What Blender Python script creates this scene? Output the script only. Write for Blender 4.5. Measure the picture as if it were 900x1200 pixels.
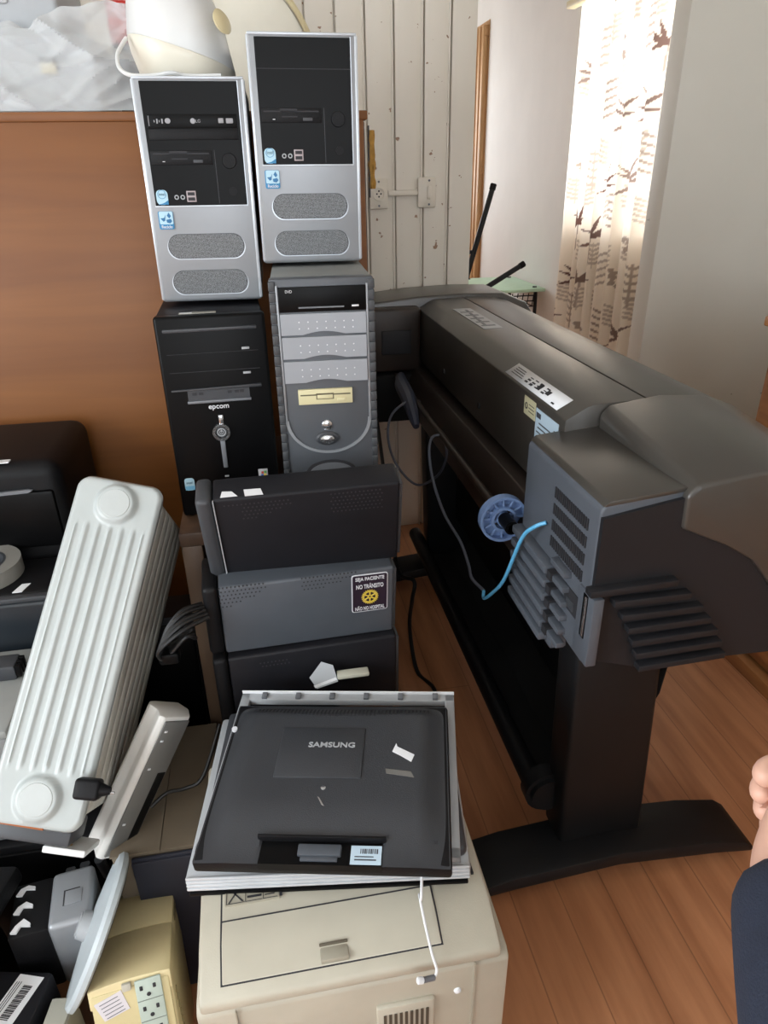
import bpy, bmesh, math, random
from mathutils import Vector, Matrix, Euler
random.seed(7)
R = math.radians
scene = bpy.context.scene
for o in list(bpy.data.objects): bpy.data.objects.remove(o)
C = scene.collection

# ------------------------------------------------------------------ camera
cam_d = bpy.data.cameras.new('camera'); cam = bpy.data.objects.new('camera', cam_d); C.objects.link(cam)
cam_d.sensor_fit = 'VERTICAL'; cam_d.sensor_height = 36.0; cam_d.lens = 805.0 / 1200.0 * 36.0
cam_d.clip_start = 0.02; cam_d.clip_end = 200
def cam_matrix(yaw, pitch, roll):
    y, p, r = R(yaw), R(pitch), R(roll)
    f = Vector((math.sin(y)*math.cos(p), math.cos(y)*math.cos(p), -math.sin(p)))
    rt = Vector((math.cos(y), -math.sin(y), 0)); dn = f.cross(rt)
    r2 = rt*math.cos(r) + dn*math.sin(r); d2 = dn*math.cos(r) - rt*math.sin(r)
    m = Matrix((r2, -d2, -f)).transposed().to_4x4()
    m.translation = (0, 0, 1.55)
    return m
cam.matrix_world = cam_matrix(9.64, 26.1, 1.118)
scene.camera = cam
# ------------------------------------------------------------------ light and exposure
scene.view_settings.view_transform = 'Standard'; scene.view_settings.look = 'None'
scene.view_settings.gamma = 1.0; scene.view_settings.use_curve_mapping = False
scene.view_settings.exposure = 0.0
world = bpy.data.worlds.new('world'); scene.world = world; world.use_nodes = True
bg = world.node_tree.nodes['Background']; bg.inputs[0].default_value = (0.86, 0.93, 1.0, 1); bg.inputs[1].default_value = 5.0
def area(name, loc, rot, sx, sy, power, col):
    l = bpy.data.lights.new(name, 'AREA'); l.shape = 'RECTANGLE'; l.size = sx; l.size_y = sy; l.energy = power; l.color = col
    o = bpy.data.objects.new(name, l); C.objects.link(o); o.location = loc; o.rotation_euler = rot
    return o
# daylight of the windows: room's left wall, wall behind the photographer, far room; the far end lamp is an added fill
area('window_daylight_left', (-2.3, -0.5, 1.75), (0, R(-90), 0), 1.5, 2.2, 70, (0.90, 0.96, 1.0))
area('window_daylight_rear', (0.2, -2.4, 1.75), (R(90), 0, 0), 2.4, 1.4, 15, (0.95, 0.97, 1.0))
area('window_daylight_far_room', (2.35, 4.1, 1.95), (0, R(90), 0), 1.4, 1.75, 34, (1.0, 0.98, 0.95))
area('added_fill_far_room_end', (0.9, 7.9, 1.9), (R(-90), 0, 0), 1.6, 1.4, 26, (1.0, 0.98, 0.95))  # added fill from the unseen end of the far room

# ------------------------------------------------------------------ materials
def lin(c):
    c = c/255.0
    return c/12.92 if c <= 0.04045 else ((c+0.055)/1.055)**2.4
def rgb(t): return (lin(t[0]), lin(t[1]), lin(t[2]), 1)
_m = {}
def mat(name, col, rough=0.5, metal=0.0, var=0.06, scale=14.0, bump=0.0, bscale=300.0, spec=0.5, trans=0.0, alpha=1.0, coat=0.0):
    if name in _m: return _m[name]
    m = bpy.data.materials.new(name); m.use_nodes = True; nt = m.node_tree; b = nt.nodes['Principled BSDF']
    b.inputs['Roughness'].default_value = rough; b.inputs['Metallic'].default_value = metal
    b.inputs['Specular IOR Level'].default_value = spec; b.inputs['Coat Weight'].default_value = coat
    if trans: b.inputs['Transmission Weight'].default_value = trans
    if alpha < 1: b.inputs['Alpha'].default_value = alpha
    c = rgb(col); tc = nt.nodes.new('ShaderNodeTexCoord')
    n = nt.nodes.new('ShaderNodeTexNoise'); n.inputs['Scale'].default_value = scale; n.inputs['Detail'].default_value = 5
    nt.links.new(tc.outputs['Object'], n.inputs['Vector'])
    r = nt.nodes.new('ShaderNodeValToRGB'); e = r.color_ramp.elements
    e[0].position = 0.3; e[1].position = 0.7
    e[0].color = tuple(x*(1-var) for x in c[:3])+(1,); e[1].color = tuple(min(1, x*(1+var)) for x in c[:3])+(1,)
    nt.links.new(n.outputs['Fac'], r.inputs['Fac']); nt.links.new(r.outputs['Color'], b.inputs['Base Color'])
    if bump:
        n2 = nt.nodes.new('ShaderNodeTexNoise'); n2.inputs['Scale'].default_value = bscale
        nt.links.new(tc.outputs['Object'], n2.inputs['Vector'])
        bp = nt.nodes.new('ShaderNodeBump'); bp.inputs['Strength'].default_value = bump; bp.inputs['Distance'].default_value = 0.002
        nt.links.new(n2.outputs['Fac'], bp.inputs['Height']); nt.links.new(bp.outputs['Normal'], b.inputs['Normal'])
    _m[name] = m
    return m
def wood(name, c0, c1, axis='z', rough=0.45, scale=3.0, coat=0.0):
    if name in _m: return _m[name]
    m = bpy.data.materials.new(name); m.use_nodes = True; nt = m.node_tree; b = nt.nodes['Principled BSDF']
    b.inputs['Roughness'].default_value = rough; b.inputs['Coat Weight'].default_value = coat
    tc = nt.nodes.new('ShaderNodeTexCoord'); mp = nt.nodes.new('ShaderNodeMapping')
    s = {'x': (0.5, 6, 6), 'y': (6, 0.5, 6), 'z': (6, 6, 0.5)}[axis]
    mp.inputs['Scale'].default_value = s; nt.links.new(tc.outputs['Object'], mp.inputs['Vector'])
    n = nt.nodes.new('ShaderNodeTexNoise'); n.inputs['Scale'].default_value = scale; n.inputs['Detail'].default_value = 8; n.inputs['Distortion'].default_value = 0.6
    nt.links.new(mp.outputs['Vector'], n.inputs['Vector'])
    r = nt.nodes.new('ShaderNodeValToRGB'); e = r.color_ramp.elements
    e[0].position = 0.32; e[1].position = 0.68; e[0].color = rgb(c0); e[1].color = rgb(c1)
    nt.links.new(n.outputs['Fac'], r.inputs['Fac']); nt.links.new(r.outputs['Color'], b.inputs['Base Color'])
    _m[name] = m
    return m
def floor_mat():
    m = bpy.data.materials.new('floor planks'); m.use_nodes = True; nt = m.node_tree; b = nt.nodes['Principled BSDF']; L = nt.links.new
    b.inputs['Roughness'].default_value = 0.42
    tc = nt.nodes.new('ShaderNodeTexCoord'); mp = nt.nodes.new('ShaderNodeMapping'); mp.inputs['Rotation'].default_value = (0, 0, R(90))
    L(tc.outputs['Object'], mp.inputs['Vector'])
    br = nt.nodes.new('ShaderNodeTexBrick'); br.inputs['Scale'].default_value = 1.0
    br.inputs['Brick Width'].default_value = 3.5; br.inputs['Row Height'].default_value = 0.115; br.inputs['Mortar Size'].default_value = 0.0016
    br.inputs['Color1'].default_value = (1, 1, 1, 1); br.inputs['Color2'].default_value = (0.86, 0.86, 0.86, 1); br.inputs['Mortar'].default_value = (0.42, 0.42, 0.42, 1)
    L(mp.outputs['Vector'], br.inputs['Vector'])
    mp2 = nt.nodes.new('ShaderNodeMapping'); mp2.inputs['Scale'].default_value = (9, 0.9, 1); L(tc.outputs['Object'], mp2.inputs['Vector'])
    n = nt.nodes.new('ShaderNodeTexNoise'); n.inputs['Scale'].default_value = 2.5; n.inputs['Detail'].default_value = 8; L(mp2.outputs['Vector'], n.inputs['Vector'])
    r = nt.nodes.new('ShaderNodeValToRGB'); e = r.color_ramp.elements; e[0].position = 0.3; e[1].position = 0.72
    e[0].color = rgb((164, 108, 72)); e[1].color = rgb((204, 144, 102)); L(n.outputs['Fac'], r.inputs['Fac'])
    mx = nt.nodes.new('ShaderNodeMix'); mx.data_type = 'RGBA'; mx.blend_type = 'MULTIPLY'; mx.inputs[0].default_value = 0.7
    L(r.outputs['Color'], mx.inputs[6]); L(br.outputs['Color'], mx.inputs[7]); L(mx.outputs[2], b.inputs['Base Color'])
    return m
def chipped(name, col, chip, thr=0.71, scale=22):
    m = bpy.data.materials.new(name); m.use_nodes = True; nt = m.node_tree; b = nt.nodes['Principled BSDF']; L = nt.links.new
    b.inputs['Roughness'].default_value = 0.55
    tc = nt.nodes.new('ShaderNodeTexCoord'); n = nt.nodes.new('ShaderNodeTexNoise'); n.inputs['Scale'].default_value = scale; n.inputs['Detail'].default_value = 3
    L(tc.outputs['Object'], n.inputs['Vector'])
    r = nt.nodes.new('ShaderNodeValToRGB'); e = r.color_ramp.elements; e[0].position = thr; e[1].position = thr+0.02
    e[0].color = rgb(col); e[1].color = rgb(chip); L(n.outputs['Fac'], r.inputs['Fac'])
    n2 = nt.nodes.new('ShaderNodeTexNoise'); n2.inputs['Scale'].default_value = 2.2; n2.inputs['Detail'].default_value = 4; L(tc.outputs['Object'], n2.inputs['Vector'])
    r2 = nt.nodes.new('ShaderNodeValToRGB'); r2.color_ramp.elements[0].color = (0.86, 0.85, 0.83, 1); r2.color_ramp.elements[1].color = (1, 1, 1, 1)
    L(n2.outputs['Fac'], r2.inputs['Fac'])
    mx = nt.nodes.new('ShaderNodeMix'); mx.data_type = 'RGBA'; mx.blend_type = 'MULTIPLY'; mx.inputs[0].default_value = 1
    L(r.outputs['Color'], mx.inputs[6]); L(r2.outputs['Color'], mx.inputs[7]); L(mx.outputs[2], b.inputs['Base Color'])
    return m
def mesh_mat(name, base, hole, scale):
    m = bpy.data.materials.new(name); m.use_nodes = True; nt = m.node_tree; b = nt.nodes['Principled BSDF']; L = nt.links.new
    b.inputs['Roughness'].default_value = 0.45; b.inputs['Metallic'].default_value = 0.3
    tc = nt.nodes.new('ShaderNodeTexCoord'); v = nt.nodes.new('ShaderNodeTexVoronoi'); v.inputs['Scale'].default_value = scale; v.inputs['Randomness'].default_value = 0.25
    L(tc.outputs['Object'], v.inputs['Vector'])
    r = nt.nodes.new('ShaderNodeValToRGB'); e = r.color_ramp.elements; e[0].position = 0.36; e[1].position = 0.46
    e[0].color = rgb(hole); e[1].color = rgb(base); L(v.outputs['Distance'], r.inputs['Fac']); L(r.outputs['Color'], b.inputs['Base Color'])
    return m
SILVER = mat('brushed silver plastic', (146, 149, 153), 0.38, 0.35, 0.03)
SILVER2 = mat('lit silver edge', (192, 198, 205), 0.3, 0.4, 0.03)  # brighter copy of the silver, light on the edges put into the colour
BLACK = mat('glossy black plastic', (9, 9, 10), 0.38, 0, 0.1, spec=0.13)
MBLACK = mat('matt black plastic', (17, 17, 19), 0.5, 0, 0.12, bump=0.15, spec=0.2)
DKGREY = mat('dark grey plastic', (58, 60, 64), 0.5, 0, 0.08)
GREY = mat('mid grey plastic', (112, 115, 120), 0.45, 0.1, 0.05)
GREYBL = mat('blue grey painted steel', (76, 81, 88), 0.45, 0.1, 0.06)
BLKSTEEL = mat('black painted steel', (27, 27, 31), 0.5, 0, 0.1, bump=0.1, spec=0.22)
LTGREY = mat('light grey plastic', (164, 167, 170), 0.45, 0, 0.04)
WHITE = mat('white paper', (225, 226, 228), 0.7, 0, 0.03)
INK = mat('dark print', (40, 40, 44), 0.7, 0, 0.05)
LOGO = mat('light print', (215, 216, 220), 0.45, 0, 0.02)
CHROME = mat('chrome', (200, 202, 205), 0.18, 0.9, 0.02)
CREAM = mat('cream plastic', (222, 216, 200), 0.35, 0, 0.04)
CREAMW = mat('off white plastic', (216, 217, 216), 0.4, 0, 0.03)
YELLOWED = mat('yellowed plastic', (214, 200, 160), 0.4, 0, 0.05)
BEIGE = mat('beige printer plastic', (178, 172, 156), 0.5, 0, 0.05, bump=0.1, bscale=500)
BEIGED = mat('darker beige plastic', (158, 152, 136), 0.5, 0, 0.05)
UPSY = mat('yellowed beige steel', (212, 196, 152), 0.45, 0, 0.04)
HEATW = mat('white enamel', (176, 182, 181), 0.32, 0, 0.03)
FIN = mat('heater fin enamel', (190, 187, 178), 0.4, 0, 0.08)
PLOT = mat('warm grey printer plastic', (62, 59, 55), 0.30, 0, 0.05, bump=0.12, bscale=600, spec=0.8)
PLOTD = mat('shaded printer plastic', (34, 34, 37), 0.5, 0, 0.06, bump=0.2, bscale=600, spec=0.3)  # shade on the end face put into a darker plastic colour
PLOTS = mat('side lit printer plastic', (84, 89, 97), 0.45, 0, 0.05, bump=0.2, bscale=600)  # daylight on the left face put into a lighter, bluer plastic
PLOTB = mat('black metal with wood reflection', (52, 44, 40), 0.4, 0.2, 0.1)  # brown tint paints the reflection of nearby wood
STAND = mat('black stand paint', (22, 23, 25), 0.45, 0, 0.1, bump=0.1, spec=0.3)
CLOTHBLK = mat('black bin fabric', (14, 14, 15), 0.85, 0, 0.15)
BLUEHUB = mat('blue plastic', (120, 146, 190), 0.45, 0, 0.05)
SKYBL = mat('sky blue cable', (96, 176, 220), 0.45, 0, 0.03)
GREYCB = mat('grey cable', (92, 96, 108), 0.5, 0, 0.05)
BLKCB = mat('black cable', (16, 16, 17), 0.45, 0, 0.05)
CARD = mat('brown cardboard', (104, 92, 76), 0.8, 0, 0.12, scale=6)
NAVYB = mat('navy shaded front', (34, 36, 48), 0.6, 0, 0.2)  # shade on the box front painted as navy
DKWOOD = wood('dark brown wood', (66, 50, 40), (92, 70, 54), 'z')
BOARD = wood('orange brown veneer', (118, 69, 28), (136, 84, 36), 'x', 0.45, 2.0)
OAK = wood('light brown wood', (150, 96, 52), (190, 132, 78), 'y', 0.45)
SLATW = wood('slatted pale wood', (170, 128, 84), (206, 164, 116), 'z', 0.5)
PALEBLUE = mat('pale blue label', (188, 208, 222), 0.5, 0, 0.03)
PALEYEL = mat('pale yellow label', (206, 200, 164), 0.6, 0, 0.03)
STBLUE = mat('sticker blue', (28, 120, 170), 0.4, 0, 0.03)
STPALE = mat('sticker pale blue', (170, 205, 220), 0.4, 0, 0.04)
GOLD = mat('gold print', (206, 180, 70), 0.4, 0, 0.05)
PLUM = mat('dark plum sticker', (34, 22, 38), 0.45, 0, 0.05)
NAVY = mat('navy cloth', (34, 41, 58), 0.9, 0, 0.12, scale=60, bump=0.4, bscale=500)
JEANS = mat('dark denim', (34, 40, 58), 0.9, 0, 0.12, scale=60)
SKIN = mat('skin', (214, 170, 150), 0.5, 0, 0.04)
HAIR = mat('dark brown hair', (40, 28, 22), 0.6, 0, 0.15)
GREENTOP = mat('pale green laminate', (176, 206, 180), 0.4, 0, 0.04)
LIP = mat('pinkish lip', (176, 110, 100), 0.5, 0, 0.05)
RUST = mat('rust', (150, 84, 42), 0.8, 0, 0.2)
BRASS = mat('brass', (190, 150, 80), 0.3, 0.8, 0.05)
IVORY = mat('ivory switch plastic', (226, 218, 204), 0.4, 0, 0.03)
GRILLE = mesh_mat('speaker mesh', (128, 130, 132), (36, 37, 40), 520)
WALLP = mat('white wall paint', (226, 223, 219), 0.7, 0, 0.03, scale=3)
WALLG = chipped('grey white wall paint', (226, 223, 214), (158, 154, 146), 0.735, 18)
PLANKM = chipped('cream plank paint', (238, 231, 219), (160, 128, 104), 0.70, 30)
CEIL = mat('ceiling paint', (225, 222, 215), 0.8, 0, 0.03)

# ------------------------------------------------------------------ mesh helpers
class MB:
    def __init__(s): s.bm = bmesh.new(); s.mi = 0
    def _mark(s, faces):
        for f in faces: f.material_index = s.mi; f.smooth = True
    def box(s, x0, x1, y0, y1, z0, z1, b=0.0, seg=2, M=None):
        x0, x1 = min(x0, x1), max(x0, x1); y0, y1 = min(y0, y1), max(y0, y1); z0, z1 = min(z0, z1), max(z0, z1)
        t = bmesh.new(); bmesh.ops.create_cube(t, size=1)
        for v in t.verts: v.co = Vector(((x0+x1)/2+v.co.x*(x1-x0), (y0+y1)/2+v.co.y*(y1-y0), (z0+z1)/2+v.co.z*(z1-z0)))
        if b > 0: bmesh.ops.bevel(t, geom=list(t.edges), offset=b, segments=seg, affect='EDGES', profile=0.5)
        s._merge(t, M); return s
    def _merge(s, t, M=None):
        if M is not None: bmesh.ops.transform(t, matrix=M, verts=t.verts)
        mp = {v: s.bm.verts.new(v.co) for v in t.verts}
        out = []
        for f in t.faces:
            try: nf = s.bm.faces.new([mp[v] for v in f.verts]); out.append(nf)
            except ValueError: pass
        s._mark(out); t.free()
    def prism(s, poly, axis, a0, a1, b=0.0, seg=2, M=None):
        t = bmesh.new()
        def P(p, a):
            return {'x': (a, p[0], p[1]), 'y': (p[0], a, p[1]), 'z': (p[0], p[1], a)}[axis]
        v0 = [t.verts.new(P(p, a0)) for p in poly]; v1 = [t.verts.new(P(p, a1)) for p in poly]; n = len(poly)
        t.faces.new(v0); t.faces.new(v1[::-1])
        for i in range(n): t.faces.new([v0[i], v1[i], v1[(i+1) % n], v0[(i+1) % n]])
        bmesh.ops.recalc_face_normals(t, faces=t.faces)
        if b > 0:
            ed = [e for e in t.edges if len(e.link_faces) == 2 and e.calc_face_angle(0) > R(35)]
            bmesh.ops.bevel(t, geom=ed, offset=b, segments=seg, affect='EDGES', profile=0.5)
        s._merge(t, M); return s
    def cyl(s, p0, p1, r0, r1=None, n=20, b=0.0):
        r1 = r0 if r1 is None else r1
        p0, p1 = Vector(p0), Vector(p1); d = p1-p0; L = d.length
        t = bmesh.new(); bmesh.ops.create_cone(t, cap_ends=True, segments=n, radius1=r0, radius2=r1, depth=L)
        if b > 0:
            ed = [e for e in t.edges if e.calc_face_angle(0) > R(50)]
            bmesh.ops.bevel(t, geom=ed, offset=b, segments=2, affect='EDGES')
        M = Matrix.Translation((p0+p1)/2) @ d.to_track_quat('Z', 'Y').to_matrix().to_4x4()
        s._merge(t, M); return s
    def ring(s, c, nrm, ro, ri, h, n=28):
        c = Vector(c); q = Vector(nrm).to_track_quat('Z', 'Y').to_matrix().to_4x4(); M = Matrix.Translation(c) @ q
        t = bmesh.new(); L = []
        for r, z in ((ro, -h/2), (ro, h/2), (ri, h/2), (ri, -h/2)):
            L.append([t.verts.new((r*math.cos(2*math.pi*i/n), r*math.sin(2*math.pi*i/n), z)) for i in range(n)])
        for k in range(4):
            a, b_ = L[k], L[(k+1) % 4]
            for i in range(n): t.faces.new([a[i], a[(i+1) % n], b_[(i+1) % n], b_[i]])
        bmesh.ops.recalc_face_normals(t, faces=t.faces); s._merge(t, M); return s
    def tube(s, pts, r, n=8, smooth=6, closed=False):
        P = [Vector(p) for p in pts]
        if smooth and len(P) > 2:
            Q = []
            for i in range(len(P)-1):
                a, b_, c, d = P[max(i-1, 0)], P[i], P[i+1], P[min(i+2, len(P)-1)]
                for k in range(smooth):
                    t = k/smooth
                    Q.append(0.5*((2*b_)+(c-a)*t+(2*a-5*b_+4*c-d)*t*t+(3*b_-a-3*c+d)*t**3))
            Q.append(P[-1]); P = Q
        rings = []; up = None
        rr = r if callable(r) else (lambda t: r)
        for i, p in enumerate(P):
            d = (P[min(i+1, len(P)-1)]-P[max(i-1, 0)]).normalized()
            if up is None: up = d.orthogonal().normalized()
            up = (up-d*up.dot(d)).normalized(); w = d.cross(up); q = rr(i/(len(P)-1))
            rings.append([s.bm.verts.new(p+(up*math.cos(2*math.pi*k/n)+w*math.sin(2*math.pi*k/n))*q) for k in range(n)])
        fs = []
        for a, b_ in zip(rings, rings[1:]):
            for k in range(n): fs.append(s.bm.faces.new([a[k], a[(k+1) % n], b_[(k+1) % n], b_[k]]))
        fs.append(s.bm.faces.new(rings[0][::-1])); fs.append(s.bm.faces.new(rings[-1]))
        s._mark(fs); return s
    def lathe(s, prof, c, nrm=(0, 0, 1), n=32):
        c = Vector(c); M = Matrix.Translation(c) @ Vector(nrm).to_track_quat('Z', 'Y').to_matrix().to_4x4()
        t = bmesh.new(); L = []
        for r, z in prof:
            L.append([t.verts.new((max(r, 1e-4)*math.cos(2*math.pi*i/n), max(r, 1e-4)*math.sin(2*math.pi*i/n), z)) for i in range(n)])
        for a, b_ in zip(L, L[1:]):
            for i in range(n): t.faces.new([a[i], a[(i+1) % n], b_[(i+1) % n], b_[i]])
        t.faces.new(L[0][::-1]); t.faces.new(L[-1])
        bmesh.ops.recalc_face_normals(t, faces=t.faces); s._merge(t, M); return s
    def grid(s, fn, nu, nv, thick=0.0):
        V = [[s.bm.verts.new(fn(i/nu, j/nv)) for j in range(nv+1)] for i in range(nu+1)]
        fs = [s.bm.faces.new([V[i][j], V[i+1][j], V[i+1][j+1], V[i][j+1]]) for i in range(nu) for j in range(nv)]
        s._mark(fs); return s
    def build(s, name, m, parent=None, org=None, angle=32, solid=0.0):
        bm = s.bm
        if org is None and parent is not None and 'org' in ORG.get(parent.name, {}): org = ORG[parent.name]['org']
        if org is not None:
            for v in bm.verts: v.co -= Vector(org)
        me = bpy.data.meshes.new(name); bm.to_mesh(me); bm.free()
        for x in (m if isinstance(m, (list, tuple)) else [m]): me.materials.append(x)
        try: me.set_sharp_from_angle(angle=R(angle))
        except Exception: pass
        o = bpy.data.objects.new(name, me); C.objects.link(o)
        if parent is not None:
            o.parent = parent
            if parent.name in ORG: ORG[o.name] = ORG[parent.name]
        elif org is not None: o.location = org
        if solid:
            md = o.modifiers.new('thickness', 'SOLIDIFY'); md.thickness = solid; md.offset = 0
        return o
ORG = {}
def tag(o, label, cat, group=None, kind=None):
    o['label'] = label; o['category'] = cat
    if group: o['group'] = group
    if kind: o['kind'] = kind
    return o
def thing(name, label, cat, loc=(0, 0, 0), rot=(0, 0, 0), group=None, world=False):
    o = bpy.data.objects.new(name, None); C.objects.link(o); o.empty_display_size = 0.05
    o.location = loc; o.rotation_euler = tuple(R(a) for a in rot)
    if world: ORG[o.name] = {'org': tuple(loc)}
    return tag(o, label, cat, group)
def struct(name, mb, m):
    o = mb.build(name, m); o['kind'] = 'structure'; return o
def text(name, s, parent, m, M, width=None, height=0.01, ext=0.0006, align='CENTER', bold=0.0):
    cu = bpy.data.curves.new('lettering', 'FONT'); cu.body = s; cu.size = 1; cu.align_x = align; cu.align_y = 'CENTER'; cu.offset = bold
    cu.extrude = 0.02; cu.resolution_u = 3
    to = bpy.data.objects.new('lettering', cu); C.objects.link(to)
    dg = bpy.context.evaluated_depsgraph_get(); dg.update(); me = bpy.data.meshes.new_from_object(to.evaluated_get(dg))
    bpy.data.objects.remove(to); bpy.data.curves.remove(cu)
    xs = [v.co.x for v in me.vertices]; ys = [v.co.y for v in me.vertices]
    w, h = max(xs)-min(xs), max(ys)-min(ys); sx = (width/w) if width else height/h; sy = height/h
    cx = (max(xs)+min(xs))/2 if align == 'CENTER' else 0; cy = (max(ys)+min(ys))/2
    org = Vector(ORG[parent.name]['org']) if parent.name in ORG else Vector((0, 0, 0))
    for v in me.vertices:
        v.co = M @ Vector(((v.co.x-cx)*sx, (v.co.y-cy)*sy, v.co.z/0.02*ext)) - org
    me.name = name; me.materials.clear(); me.materials.append(m)
    o = bpy.data.objects.new(name, me); C.objects.link(o); o.parent = parent
    if parent.name in ORG: ORG[o.name] = ORG[parent.name]
    return o
def front(x, y, z): return Matrix.Translation((x, y, z)) @ Matrix.Rotation(R(90), 4, 'X')        # text facing -Y
def flat(x, y, z, a=0): return Matrix.Translation((x, y, z)) @ Matrix.Rotation(R(a), 4, 'Z')     # text facing +Z
def rrect(x0, x1, z0, z1, r, n=5):
    P = []
    for cx, cz, a in ((x1-r, z0+r, -90), (x1-r, z1-r, 0), (x0+r, z1-r, 90), (x0+r, z0+r, 180)):
        for k in range(n+1):
            t = R(a+90*k/n); P.append((cx+r*math.cos(t), cz+r*math.sin(t)))
    return P
def frame_from(u, v):
    u = Vector(u).normalized(); v = Vector(v); v = (v-u*v.dot(u)).normalized(); w = u.cross(v)
    return u, v, w

def pieces(name, m, par, boxes, b=0.002):       # each piece a part of its own
    for q in boxes: MB().box(*q, b).build(name, m, par)
def discs(name, m, par, items, n=14):
    for (a, c, r) in items: MB().cyl(a, c, r, n=n).build(name, m, par)

# ================================================================== the room
m = MB(); m.box(-2.5, 2.8, -2.6, 8.2, -0.06, 0); struct('floor', m, floor_mat())
m = MB(); m.box(-2.5, 2.8, -2.6, 8.2, 3.0, 3.08); struct('ceiling', m, CEIL)
def wall_x(name, x0, x1, ya, yb, holes, mt, z1=3.0):      # wall along Y with rectangular openings (y0,y1,z0,z1)
    m = MB(); y = ya
    for (h0, h1, a, b_) in holes:
        m.box(x0, x1, y, h0, 0, z1); m.box(x0, x1, h0, h1, 0, a); m.box(x0, x1, h0, h1, b_, z1); y = h1
    m.box(x0, x1, y, yb, 0, z1); return struct(name, m, mt)
def wall_y(name, y0, y1, xa, xb, holes, mt, z1=3.0):
    m = MB(); x = xa
    for (h0, h1, a, b_) in holes:
        m.box(x, h0, y0, y1, 0, z1)
        if a > 0: m.box(h0, h1, y0, y1, 0, a)
        m.box(h0, h1, y0, y1, b_, z1); x = h1
    m.box(x, xb, y0, y1, 0, z1); return struct(name, m, mt)
wall_x('wall_left', -2.5, -2.3, -2.6, 3.0, [(-1.6, 0.6, 1.0, 2.5)], WALLG)
wall_y('wall_rear', -2.6, -2.4, -2.5, 2.8, [(-1.0, 1.4, 1.05, 2.45)], WALLG)
wall_x('wall_right', 2.6, 2.8, -2.6, 3.0, [], WALLG)
m = MB(); m.box(1.73, 2.8, 2.95, 3.07, 0, 3.0, 0.004); struct('wall_partition', m, WALLG)
m = MB()
x = 0.89; k = 0
edges = [0.89, 0.788, 0.684, 0.571, 0.464, 0.356, 0.248]
while edges[-1] > -2.3: edges.append(edges[-1]-0.108)
for a, b_ in zip(edges, edges[1:]): m.box(b_+0.003, a-0.003, 2.95, 2.985, 0, 3.0, 0.006, 2)
m.box(-2.4, 0.886, 2.972, 3.06, 0, 3.0)
for xx in edges[1:5]: m.box(xx-0.011, xx-0.0045, 2.943, 2.96, 0, 3.0, 0.002)
struct('wall_back', m, PLANKM)
m = MB(); m.box(0.80, 1.80, 2.97, 3.05, 2.55, 3.0); struct('trim_1', m, PLANKM)
# far room
wall_x('wall_far_right', 2.17, 2.37, 3.07, 8.2, [(3.32, 4.97, 1.25, 2.75)], WALLP)
wall_y('wall_far_end', 8.0, 8.2, -2.5, 2.8, [(0.1, 1.7, 1.1, 2.5)], WALLP)
wall_x('wall_far_left', -2.5, -2.3, 3.0, 8.2, [], WALLP)
def window(name, ax, pos, a0, a1, z0, z1, nv, nh, t=0.04, zs=None):
    m = MB()
    def b(u0, u1, za, zb, d=0.0):
        if ax == 'x': m.box(pos-0.02+d, pos+0.02-d, u0, u1, za, zb, 0.003)
        else: m.box(u0, u1, pos-0.02+d, pos+0.02-d, za, zb, 0.003)
    b(a0, a0+t, z0, z1); b(a1-t, a1, z0, z1); b(a0, a1, z0, z0+t); b(a0, a1, z1-t, z1)
    for i in range(1, nv):
        u = a0+(a1-a0)*i/nv; b(u-0.015, u+0.015, z0, z1, 0.006)
    for z in (zs if zs else [z0+(z1-z0)*i/nh for i in range(1, nh)]): b(a0, a1, z-0.02, z+0.02, 0.006)
    return struct(name, m, mat('window frame paint', (196, 172, 148), 0.5, 0, 0.05))
window('window_1', 'x', 2.32, 3.32, 4.97, 1.25, 2.75, 2, 5, 0.03, [1.46, 1.70, 1.95, 2.2, 2.45])
window('window_2', 'x', -2.42, -1.6, 0.6, 1.0, 2.5, 3, 2)
window('window_3', 'y', -2.5, -1.0, 1.4, 1.05, 2.45, 3, 2)
window('added_window_4', 'y', 8.1, 0.1, 1.7, 1.1, 2.5, 2, 2)  # unseen window, added as an opening for the far end fill lamp
m = MB(); m.box(2.165, 2.20, 6.85, 7.75, 0, 2.735, 0.004)
for i in range(9): m.box(2.12, 2.166, 6.87+i*0.098, 6.87+i*0.098+0.06, 0.02, 2.70, 0.008)
for z in (0.1, 0.95, 1.55, 2.62): m.box(2.135, 2.167, 6.86, 7.74, z, z+0.05, 0.004)
struct('door_1', m, SLATW)

# outlet, conduit, switch on the plank wall
t = thing('power_outlet', 'round socket outlet in a square ivory plate on the plank wall', 'outlet', (0.502, 2.943, 1.485), world=False)
MB().box(-0.037, 0.037, -0.014, 0, -0.055, 0.055, 0.006).build('faceplate', IVORY, t)
s = MB().ring((0, -0.017, 0), (0, 1, 0), 0.024, 0.019, 0.008).build('socket', IVORY, t)
m = MB()
for dx, dz in ((-0.008, 0), (0.008, 0), (0, 0.01), (0, -0.01)): m.cyl((dx, -0.0155, dz), (dx, -0.013, dz), 0.0032, n=10)
m.build('socket_hole', INK, s)
discs('screw', GREY, t, [((0, -0.0165, z), (0, -0.012, z), 0.004) for z in (-0.043, 0.043)])
t = thing('light_switch', 'ivory rocker light switch at the right end of the short conduit', 'switch', (0.696, 2.943, 1.486))
MB().box(-0.037, 0.037, -0.014, 0, -0.055, 0.055, 0.006).build('faceplate', IVORY, t)
MB().box(0.0, 0.016, -0.02, -0.01, -0.024, 0.024, 0.004).build('rocker', IVORY, t)
discs('screw', GREY, t, [((0.008, -0.0165, z), (0.008, -0.012, z), 0.004) for z in (-0.043, 0.043)])
tag(MB().box(0.539, 0.659, 2.929, 2.943, 1.476, 1.496, 0.004).build('cable_conduit', IVORY), 'short ivory surface conduit between the outlet and the switch', 'conduit')

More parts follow.
